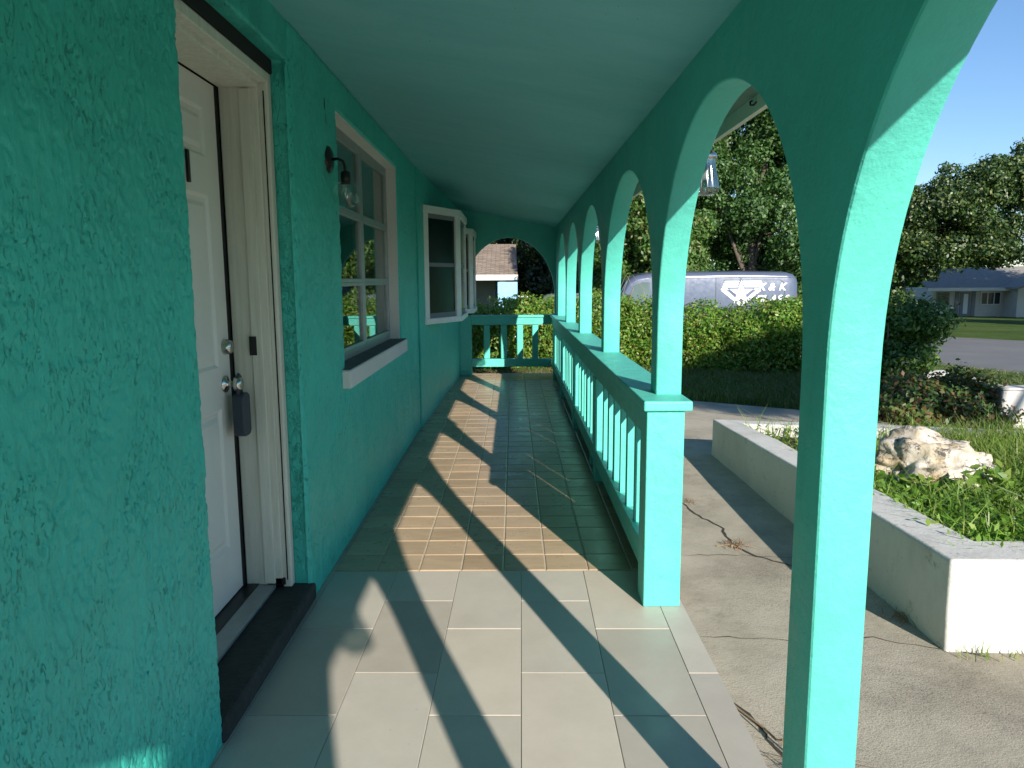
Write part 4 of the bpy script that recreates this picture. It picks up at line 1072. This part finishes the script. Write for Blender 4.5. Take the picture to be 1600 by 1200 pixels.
stuff(tag(link('end_lawn_grass', blades('end_lawn_grass', P, .09, .005, .5), M_LAWNBLADE), 'patchy grass beyond the far end of the porch', 'grass'))
n = 2600; P = np.stack([rng.uniform(-1.4, 1.2, n), rng.uniform(11.4, 13.3, n), np.zeros(n)], 1); P[:, 2] = [G(a, b_)+.03 for a, b_ in P[:, :2]]
stuff(tag(link('fallen_leaves', leaf_mesh('fallen_leaves', P, np.tile([0, 0, 1.0], (n, 1)), .07, .55, .4), M_LITTER), 'dry brown fallen leaves on the grass past the end balustrade', 'leaves'))
P = scatter(26000, lambda x, y: y > 8.8-(x-5.4)*.16 and x < 8.3+(14.5-y)*.28, (5.4, 10.4, 8.2, 15.5))
stuff(tag(link('verge_grass', blades('verge_grass', P, .09, .009, .5), M_LAWNBLADE), 'sunny mown grass between the bush and the road', 'grass'))

# ------------------------------------------------------------------ trees
def tree(name, lab, x, y, lobes, n, size, mat, trunk_r, group=None, aspect=.55, flat=.85, inner=.12, limbs=8, shell=(.7, 1.06), tilt=.6):
    z = G(x, y); t = thing(name, lab, 'tree', (x, y, z), group)
    P, D = lobes_leaves(lobes, n, shell, flat, inner)
    stuff(link('crown', leaf_mesh('crown', P, D, size, aspect, tilt), mat, t))
    cz = min(q[0][2] for q in lobes); top = max(q[0][2] for q in lobes); m = MB()
    mid = Vector((x, y, z+(cz-z)*.7)); end = Vector((np.mean([q[0][0] for q in lobes]), np.mean([q[0][1] for q in lobes]), top))
    m.tube([(x, y, z-.1), (x+.03, y, z+.5), mid, mid.lerp(end, .5), end], [trunk_r*1.35, trunk_r, trunk_r*.8, trunk_r*.45, trunk_r*.08], 12)
    m.build('trunk', M_BARK, t, True)
    for c, r in sorted(lobes, key=lambda q: -q[1])[:limbs]:
        c = Vector(c); s_ = mid.lerp(end, random.uniform(0, .45))
        MB().tube([s_, s_.lerp(c, .45)+Vector((0, 0, .15)), c, c+Vector((random.uniform(-.3, .3), random.uniform(-.3, .3), r*.7))], [trunk_r*.4, trunk_r*.26, trunk_r*.14, .01], 8).build('limb', M_BARK, t, True)
    return t
def cloud(cx, cy, z0, z1, rx, ry, n, r0, r1, seed):
    rd = random.Random(seed); out = []
    for k in range(n):
        h = rd.random(); a = rd.uniform(0, 6.28); s = math.sqrt(rd.random())*(1-.55*max(0, h-.55)/.45)*(0.75+.25*min(1, h*4))
        out.append(((cx+rx*s*math.cos(a), cy+ry*s*math.sin(a), z0+(z1-z0)*h), rd.uniform(r0, r1)))
    return out
GT = 'trees beyond the hedge'
tree('oak_tree', 'tall dense oak rising directly behind the blue-grey van', 9.6, 30, cloud(9.8, 30.5, 1.2, 10.6, 3.9, 2.2, 150, .45, 1.05, 3), 190000, .15, M_OAK, .26, GT, inner=.12, shell=(.6, 1.12))
tree('laurel_tree', 'broad-leaved lighter green tree left of the oak behind the van', 4.6, 28, cloud(4.5, 28.0, 0.4, 6.6, 2.5, 1.6, 80, .4, .9, 5), 80000, .16, M_LAUREL, .2, GT, .5)
tree('shady_tree', 'very dark shaded tree behind the brown-roofed house, seen through the round end arch', 2.2, 40, cloud(2.2, 40, 0.2, 9.5, 2.4, 2.4, 44, 1.0, 1.6, 8), 42000, .24, M_SHADEDTREE, .3, GT)
tree('shady_tree', 'darkly shaded tree crown overhanging the ridge of the brown-roofed house', -2.2, 44, cloud(-2.2, 44, 2.0, 9.5, 3.2, 2.0, 36, 1.0, 1.7, 9), 30000, .26, M_SHADEDTREE, .3, GT)
tree('streetside_tree', 'spreading dark tree with yellowing tips over the road at the right', 37, 47, cloud(29.5, 46, 2.6, 8.0, 6.2, 2.6, 120, .45, 1.1, 12)+cloud(33.6, 46, 6.0, 12.0, 3.4, 2, 40, .4, .95, 13)+cloud(41, 47.5, 2.5, 9.5, 5.5, 2.5, 50, 1.2, 2.0, 14), 150000, .23, M_MAGNOLIA, .35, GT, shell=(.5, 1.15))  # right-hand crown lobes added to shade the street house
tree('streetside_tree', 'lower rounded tree joining the spreading tree just right of the near pier', 23.0, 47, cloud(23.6, 47, -.2, 6.2, 2.6, 2, 30, .8, 1.4, 15), 34000, .25, M_MAGNOLIA, .25, GT)
tree('streetside_tree', 'tree past the right edge of view that shades the far lawn', 37, 27, cloud(36.5, 27.5, 2.0, 7.0, 4.5, 3.5, 40, 1.1, 1.9, 21), 30000, .33, M_MAGNOLIA, .3)
tree('backdrop_tree', 'far tree filling the gap between the oak and the laurel', 8.0, 42, cloud(8.0, 42, 0, 8.0, 5.0, 2.5, 36, 1.3, 2.0, 17), 36000, .30, M_OAK, .3, GT)
tree('shade_tree', 'garden tree to the right of the drive that shades the lawn strip', 8.1, -1.2, [((6.55, -1.75, 4.9), .62), ((7.0, -1.3, 4.8), .7), ((7.45, -.85, 5.1), .75), ((7.9, -.35, 5.15), .8), ((8.35, .1, 5.2), .75), ((8.7, .5, 5.3), .6), ((7.3, -1.5, 5.3), .6), ((8.2, -.6, 5.5), .6)], 26000, .12, M_OAK, .14, None, inner=.5)

# ------------------------------------------------------------------ houses
nh = thing('neighbour_house', 'low house with brown shingle roof and white fascia seen through the end arch', 'house', (-4, 36, -.8))
y0 = 34.0; zE = 1.57; x1 = 0.20; zg = G(-3, 35)
def roofplane(m):
    m.add([(-10, y0, zE), (x1, y0, zE), (x1-.05, y0+4.2, zE+1.55), (-10, y0+4.2, zE+1.55), (-10, y0, zE+.1), (x1, y0, zE+.1), (x1-.05, y0+4.2, zE+1.65), (-10, y0+4.2, zE+1.65)],
          [(0, 3, 2, 1), (4, 5, 6, 7), (0, 1, 5, 4), (1, 2, 6, 5), (2, 3, 7, 6), (3, 0, 4, 7)]); return m
nr = roofplane(MB()).build('roof', M_SHINGLE, nh)
m = MB(); m.add([(-10, y0+4.2, zE+1.64), (x1-.05, y0+4.2, zE+1.64), (x1, y0+8.4, zE+.1), (-10, y0+8.4, zE+.1)], [(0, 1, 2, 3)]); m.build('roof', M_SHINGLE, nh, fix=False)
MB().box(-10, x1+.02, y0-.04, y0-.002, zE-.16, zE+.08).build('fascia_board', M_HOUSEWHITE, nr)
MB().box(x1-.03, x1+.02, y0+.0, y0+4.2, zE-.16, zE+.02).build('barge_board', M_HOUSEWHITE, nr)
MB().box(-10, -.9, y0+3.6, y0+7.6, zg-.2, zE+.5).build('wall', M_HOUSEDARK, nh)  # wall colour darkened to hold the shade under the porch roof
MB().box(-.62, -.32, y0+.25, y0+.55, zg-.2, zE-.01).build('porch_column', M_HOUSEWHITE, nh)
w = MB().box(-4.2, -2.6, y0+3.54, y0+3.59, zg+.9, zg+2.0).build('window', M_HOUSEWHITE, nh); MB().box(-4.1, -2.7, y0+3.52, y0+3.539, zg+.98, zg+1.92).build('pane', M_DARKGLASS, w)

sh = thing('street_house', 'pale grey single-storey house with grey roof across the road', 'house', (38, 61, -1.7))
zg = -1.75; yh = 58.5
MB().box(33.0, 38.6, yh, yh+8, zg, .52).build('wall', M_HOUSEWALL, sh)
MB().add([(38.6, yh-1.6, zg), (48, yh-1.6, zg), (48, yh+8, zg), (38.6, yh+8, zg), (38.6, yh-1.6, .62), (48, yh-1.6, .62), (48, yh+8, .62), (38.6, yh+8, .62)], [(0, 3, 2, 1), (4, 5, 6, 7), (0, 1, 5, 4), (1, 2, 6, 5), (2, 3, 7, 6), (3, 0, 4, 7)]).build('wall', M_HOUSEWALL, sh)
MB().add([(38.601, yh-1.59, .62), (48, yh-1.59, .62), (43.3, yh-1.59, 2.0), (38.601, yh-1.3, .62), (48, yh-1.3, .62), (43.3, yh-1.3, 2.0)], [(0, 1, 2), (3, 5, 4), (0, 3, 4, 1), (1, 4, 5, 2), (2, 5, 3, 0)]).build('gable', M_HOUSEWALL, sh)
rf = MB(); rf.add([(32.2, yh-.8, .45), (39.2, yh-.8, .45), (42.8, yh+4, 2.15), (33.2, yh+4, 1.9), (32.2, yh-.8, .6), (39.2, yh-.8, .6), (42.8, yh+4, 2.3), (33.2, yh+4, 2.05)], [(0, 3, 2, 1), (4, 5, 6, 7), (0, 1, 5, 4), (1, 2, 6, 5), (2, 3, 7, 6), (3, 0, 4, 7)])
rf = rf.build('roof', M_GREYROOF, sh)
MB().add([(38.1, yh-2.3, .48), (43.3, yh-2.3, 2.1), (43.3, yh+8, 2.1), (38.1, yh+8, .48), (38.1, yh-2.3, .64), (43.3, yh-2.3, 2.26), (43.3, yh+8, 2.26), (38.1, yh+8, .64)], [(0, 3, 2, 1), (4, 5, 6, 7), (0, 1, 5, 4), (1, 2, 6, 5), (2, 3, 7, 6), (3, 0, 4, 7)]).build('roof', M_GREYROOF, sh)
MB().add([(43.301, yh-2.3, 2.1), (48.6, yh-2.3, .48), (48.6, yh+8, .48), (43.301, yh+8, 2.1), (43.301, yh-2.3, 2.26), (48.6, yh-2.3, .64), (48.6, yh+8, .64), (43.301, yh+8, 2.26)], [(0, 3, 2, 1), (4, 5, 6, 7), (0, 1, 5, 4), (1, 2, 6, 5), (2, 3, 7, 6), (3, 0, 4, 7)]).build('roof', M_GREYROOF, sh)
MB().box(32.15, 39.0, yh-.86, yh-.81, .36, .6).build('fascia_board', M_HOUSEWHITE, rf)
dr = MB().box(35.15, 35.95, yh-.06, yh-.001, zg+.05, .25).build('door', M_HOUSEDARK, sh)
MB().box(35.4, 35.75, yh-.09, yh-.061, zg+.3, .12).build('pane', M_HOUSEWHITE, dr)
MB().box(34.75, 35.05, yh-.07, yh-.001, zg+.05, .3).build('shutter', M_HOUSEDARK, sh); MB().box(36.05, 36.35, yh-.07, yh-.001, zg+.05, .3).build('shutter', M_HOUSEDARK, sh)
w = MB().box(36.75, 38.35, yh-.06, yh-.001, -.75, .28).build('window', M_HOUSEWHITE, sh)
for k in range(3): MB().box(36.85+k*.5, 37.25+k*.5, yh-.08, yh-.061, -.68, .2).build('pane', M_DARKGLASS, w)
w = MB().box(33.3, 34.3, yh-.06, yh-.001, -.75, .25).build('window', M_HOUSEDARK, sh); MB().box(33.4, 34.2, yh-.08, yh-.061, -.68, .2).build('pane', M_DARKGLASS, w)

bp = thing('blue_panel', 'pale blue panel standing upright behind the hedge at the far end', 'panel', (-.15, 21, -.4))
MB().box(-.44, .12, 20.98, 21.03, .55, 1.37).build('board', M_BLUEPANEL, bp, bevel=.01)
MB().box(-.40, -.36, 21.031, 21.07, -.45, 1.3).box(.04, .08, 21.031, 21.07, -.45, 1.3).build('leg', M_HOUSEWHITE, bp)
MB().box(.125, .42, 21.0, 21.03, .93, .98).build('side_bar', M_HOUSEWHITE, bp)

# ------------------------------------------------------------------ vehicles
def loft(secs):
    """secs: list of (x, [(y,z)...]) with equal counts, closed rings"""
    m = MB(); n = len(secs[0][1]); vs = [(x, q[0], q[1]) for x, ring in secs for q in ring]; fs = []
    for i in range(len(secs)-1):
        for k in range(n):
            k2 = (k+1) % n; fs.append((i*n+k, i*n+k2, (i+1)*n+k2, (i+1)*n+k))
    fs += [tuple(range(n)), tuple((len(secs)-1)*n+k for k in range(n-1, -1, -1))]
    return m.add(vs, fs)
def ring(hw, zb, zbelt, ztop, tum, rr=0.16):
    """half section from near side (-y) over the roof to the far side"""
    tw = hw-tum*(ztop-zbelt)
    a = [(-hw*.94, zb), (-hw, zb+.12), (-hw, zbelt)]
    zs = ztop-rr
    a += [(-(hw-tum*(zs-zbelt)), zs)]
    for k in range(1, 7):
        t = math.pi/2*k/6; a.append((-(hw-tum*(zs-zbelt)-rr*1.15*(1-math.cos(t))), zs+rr*math.sin(t)))
    a.append((-tw*.35, ztop+.03)); b_ = [(-q[0], q[1]) for q in reversed(a)]
    return a+b_
vz = -0.47
van = thing('parked_van', 'blue-grey work van with white star emblem and lettering parked behind the hedge', 'van', (6.1, 24.0, vz))
secs = []
for x, hw, zb, belt, top in ((0, .80, .42, .75, .85), (.10, .90, .36, .80, .98), (.45, .97, .32, .98, 1.10), (.80, .99, .30, 1.05, 1.20), (.98, .995, .30, 1.08, 1.60), (1.16, .995, .30, 1.10, 1.90), (1.40, 1.0, .30, 1.10, 2.02), (1.85, 1.0, .30, 1.10, 2.08), (2.6, 1.0, .30, 1.10, 2.10), (4.6, 1.0, .30, 1.10, 2.115), (6.0, 1.0, .32, 1.10, 2.09), (6.22, .99, .36, 1.10, 2.03), (6.32, .97, .42, 1.08, 1.93), (6.35, .94, .46, 1.05, 1.75)):
    secs.append((2.46+x, [(q[0]+24.0, q[1]+vz) for q in ring(hw, zb, belt, max(top, belt+.1), .055, min(.17, (top-belt)*.6+.02))]))
body = loft(secs).build('body', M_VAN, van, True)
body.data.polygons.foreach_set('use_smooth', [True]*len(body.data.polygons))
ymod = body.modifiers.new('edge', 'EDGE_SPLIT'); ymod.split_angle = R(50)
def side(z): return 24.0-(1.0-.055*(z-vz-1.10))      # y of the near flank at height z
def on_side(poly, name, mat, parent, out=.004, th=.004):
    m = MB(); n = len(poly)
    f = [(x, side(z)-out, z) for x, z in poly]; k = [(x, side(z)-out+th, z) for x, z in poly]
    return m.add(f+k, [tuple(range(n)), tuple(range(2*n-1, n-1, -1))]+[(i, n+i, n+(i+1) % n, (i+1) % n) for i in range(n)]).build(name, mat, parent)
zb0 = vz
on_side([(3.55, zb0+1.22), (4.22, zb0+1.22), (4.22, zb0+1.80), (3.98, zb0+1.80), (3.72, zb0+1.70)], 'cab_window', M_AUTOGLASS, van, .012)
def seam(pts, w=.008):
    for a, b_ in zip(pts[:-1], pts[1:]):
        d = Vector((b_[0]-a[0], b_[1]-a[1])); nn = Vector((-d.y, d.x)).normalized()*w
        on_side([(a[0]+nn.x, a[1]+nn.y), (a[0]-nn.x, a[1]-nn.y), (b_[0]-nn.x, b_[1]-nn.y), (b_[0]+nn.x, b_[1]+nn.y)], 'panel_seam', M_BLACK, body, .006)
seam([(6.27, zb0+.4), (6.27, zb0+1.94)]); seam([(3.42, zb0+.45), (3.44, zb0+1.2)]); seam([(4.34, zb0+.4), (4.34, zb0+1.9)])
seam([(6.5, zb0+1.85), (8.25, zb0+1.85), (8.36, zb0+1.78), (8.42, zb0+1.3), (8.40, zb0+.5)], .006)
on_side([(4.2, zb0+1.925), (8.6, zb0+1.925), (8.6, zb0+1.945), (4.2, zb0+1.945)], 'drip_rail', M_VAN, body, .02, .02)
# emblem: striped wings with a star, and the lettering
ex, ez = 7.02, 1.20
em = None
def decal(poly, name='emblem_stripe'): return on_side([(ex+a, ez+b_) for a, b_ in poly], name, M_DECAL, body, .010, .003)
for i, (zt, zb_) in enumerate(((.155, .110), (.080, .035), (.005, -.040), (-.070, -.120))):
    f = lambda z: -.47-.145*(.155-z)/.295*1.0
    decal([(f(zt), zt), (-.03, zt), (-.03, zb_), (f(zb_), zb_)]); decal([(.04, zt), (.66-.12*(.155-zt)/.295, zt), (.66-.12*(.155-zb_)/.295, zb_), (.04, zb_)])
st = []
for k in range(10):
    r = .40 if k % 2 == 0 else .155; a = R(90+36*k); st.append((.03+r*.95*math.cos(a), -.22+r*math.sin(a)))
on_side([(ex+.03+(a-.03)*1.22, ez-.22+(b_+.22)*1.22) for a, b_ in st], 'star_outline', M_VANDARK, body, .0145, .003)
on_side([(ex+a, ez+b_) for a, b_ in st], 'emblem_star', M_DECAL, body, .016, .003)
for sgn in (-1, 1):
    on_side([(ex+.03+sgn*.62, ez-.145), (ex+.03+sgn*.44, ez-.145), (ex+.03+sgn*.02, ez-.50), (ex+.03+sgn*.02, ez-.62)], 'emblem_stripe', M_DECAL, body, .013, .003)
ang = math.atan(.055)
def letter(body_s, x, z, size):
    me = text_mesh(body_s, size, .002, .3, .012); o = link('lettering', me, M_DECAL)
    ca_, sa_ = math.cos(ang), math.sin(ang)
    o.matrix_world = Matrix(((1, 0, 0, x), (0, sa_, -ca_, side(z)-.014), (0, ca_, sa_, z), (0, 0, 0, 1)))
    attach(o, body)
x = ex+.56
for ch, w in (('K', .30), ('&', .33), ('K', .3)):
    letter(ch, x, ez-.13, .30); x += w
x = ex+.46
for ch in 'GLASS': letter(ch, x, ez-.50, .30); x += .225
ws = MB().add([(3.25, 23.22, zb0+1.24), (3.25, 24.78, zb0+1.24), (3.58, 24.70, zb0+1.84), (3.58, 23.30, zb0+1.84), (3.22, 23.22, zb0+1.25), (3.22, 24.78, zb0+1.25), (3.55, 24.70, zb0+1.85), (3.55, 23.30, zb0+1.85)], [(0, 1, 2, 3), (7, 6, 5, 4), (0, 4, 5, 1), (1, 5, 6, 2), (2, 6, 7, 3), (3, 7, 4, 0)]).build('windscreen', M_AUTOGLASS, van)
def wheel(parent, x, y, z, r, w, out):
    ty = MB().lathe([(r*.62, -w/2), (r*.95, -w/2), (r, -w*.35), (r, w*.35), (r*.95, w/2), (r*.62, w/2)], (x, y, z), 'y', 28).build('wheel', M_TYRE, parent, True)
    MB().lathe([(r*.63, w*.5*out), (r*.6, w*.42*out), (r*.3, w*.36*out), (r*.12, w*.5*out), (0, w*.5*out)], (x, y, z), 'y', 24).build('rim', M_CHROME, ty, True)
for x in (3.45, 7.55):
    for s_ in (-1, 1): wheel(van, x, 24+s_*.88, vz+.37, .37, .24, s_)
for s_ in (-1, 1):
    MB().box(2.46, 2.60, 24+s_*.70-.13, 24+s_*.70+.13, vz+.66, vz+.82).build('headlight', M_LENS, van, bevel=.03)
    MB().box(8.795, 8.83, 24+s_*.85-.05, 24+s_*.85+.05, vz+.9, vz+1.4).build('tail_light', plain('red_lens_%d' % s_, (.35, .02, .02), .2), van, bevel=.01)
    MB().box(3.50, 3.61, 24+s_*1.14-.10, 24+s_*1.14+.10, vz+1.15, vz+1.42).build('wing_mirror', M_BLACK, van, bevel=.03)
MB().box(2.38, 2.50, 23.1, 24.9, vz+.36, vz+.56).build('bumper', M_BLACK, van, bevel=.04); MB().box(8.80, 8.92, 23.1, 24.9, vz+.40, vz+.58).build('bumper', M_BLACK, van, bevel=.04)

cz = G(1.7, 18.5)-.10
car = thing('parked_car', 'silver car mostly hidden behind the hedge near the far porch corner', 'car', (1.65, 20, cz))
secs = []
for y, hw, zb, belt, top in ((0, .72, .38, .6, .72), (.12, .82, .28, .7, .82), (.9, .86, .22, .85, .95), (1.2, .87, .22, .90, 1.02), (1.75, .87, .22, .92, 1.36), (2.2, .87, .22, .93, 1.46), (3.1, .87, .22, .93, 1.46), (3.8, .86, .24, .92, 1.15), (4.25, .82, .28, .85, 1.0), (4.4, .74, .36, .7, .85)):
    secs.append((18.4+y, [(q[0], q[1]+cz) for q in ring(hw, zb, belt, max(top, belt+.1), .22, min(.12, (top-belt)*.5+.02))]))
m = loft(secs); m.v = [(1.65+q[1], q[0], q[2]) for q in m.v]
cb = m.build('body', M_CAR, car, True); ym = cb.modifiers.new('edge', 'EDGE_SPLIT'); ym.split_angle = R(50)
MB().add([(.92, 19.57, cz+1.02), (2.38, 19.57, cz+1.02), (2.24, 20.12, cz+1.375), (1.06, 20.12, cz+1.375), (.92, 19.60, cz+1.0), (2.38, 19.60, cz+1.0), (2.24, 20.15, cz+1.35), (1.06, 20.15, cz+1.35)], [(0, 1, 2, 3), (7, 6, 5, 4), (0, 4, 5, 1), (1, 5, 6, 2), (2, 6, 7, 3), (3, 7, 4, 0)]).build('windscreen', M_AUTOGLASS, car)
for s_ in (-1, 1):
    MB().box(1.65+s_*.60-.12, 1.65+s_*.60+.12, 18.42, 18.6, cz+.58, cz+.70).build('headlight', M_LENS, car, bevel=.03)
    for y in (19.2, 21.9):
        ty = MB().lathe([(.2, -.1), (.3, -.1), (.32, -.07), (.32, .07), (.3, .1), (.2, .1)], (1.65+s_*.78, y, cz+.32), 'x', 24).build('wheel', M_TYRE, car, True)
        MB().lathe([(.2, .1*s_), (.1, .07*s_), (0, .09*s_)], (1.65+s_*.78, y, cz+.32), 'x', 20).build('rim', M_CHROME, ty, True)
MB().box(.95, 2.35, 18.36, 18.5, cz+.34, cz+.52).build('bumper', M_BLACK, car, bevel=.04)

# far-off wood along the horizon
lob = []
rd = random.Random(4)
for k in range(150):
    a = rd.uniform(R(-38), R(62)); d = rd.uniform(95, 125); x, y = d*math.sin(a), d*math.cos(a)
    lob.append(((x, y, rd.uniform(-2.5, 5.5)), rd.uniform(2.5, 4.5)))
Pf, Df = lobes_leaves(lob, 60000, (.75, 1.08), .9, .1)
stuff(tag(link('far_wood', leaf_mesh('far_wood', Pf, Df, .9, .7, .6), M_OAK), 'far-off belt of green trees along the horizon beyond the houses', 'wood'))
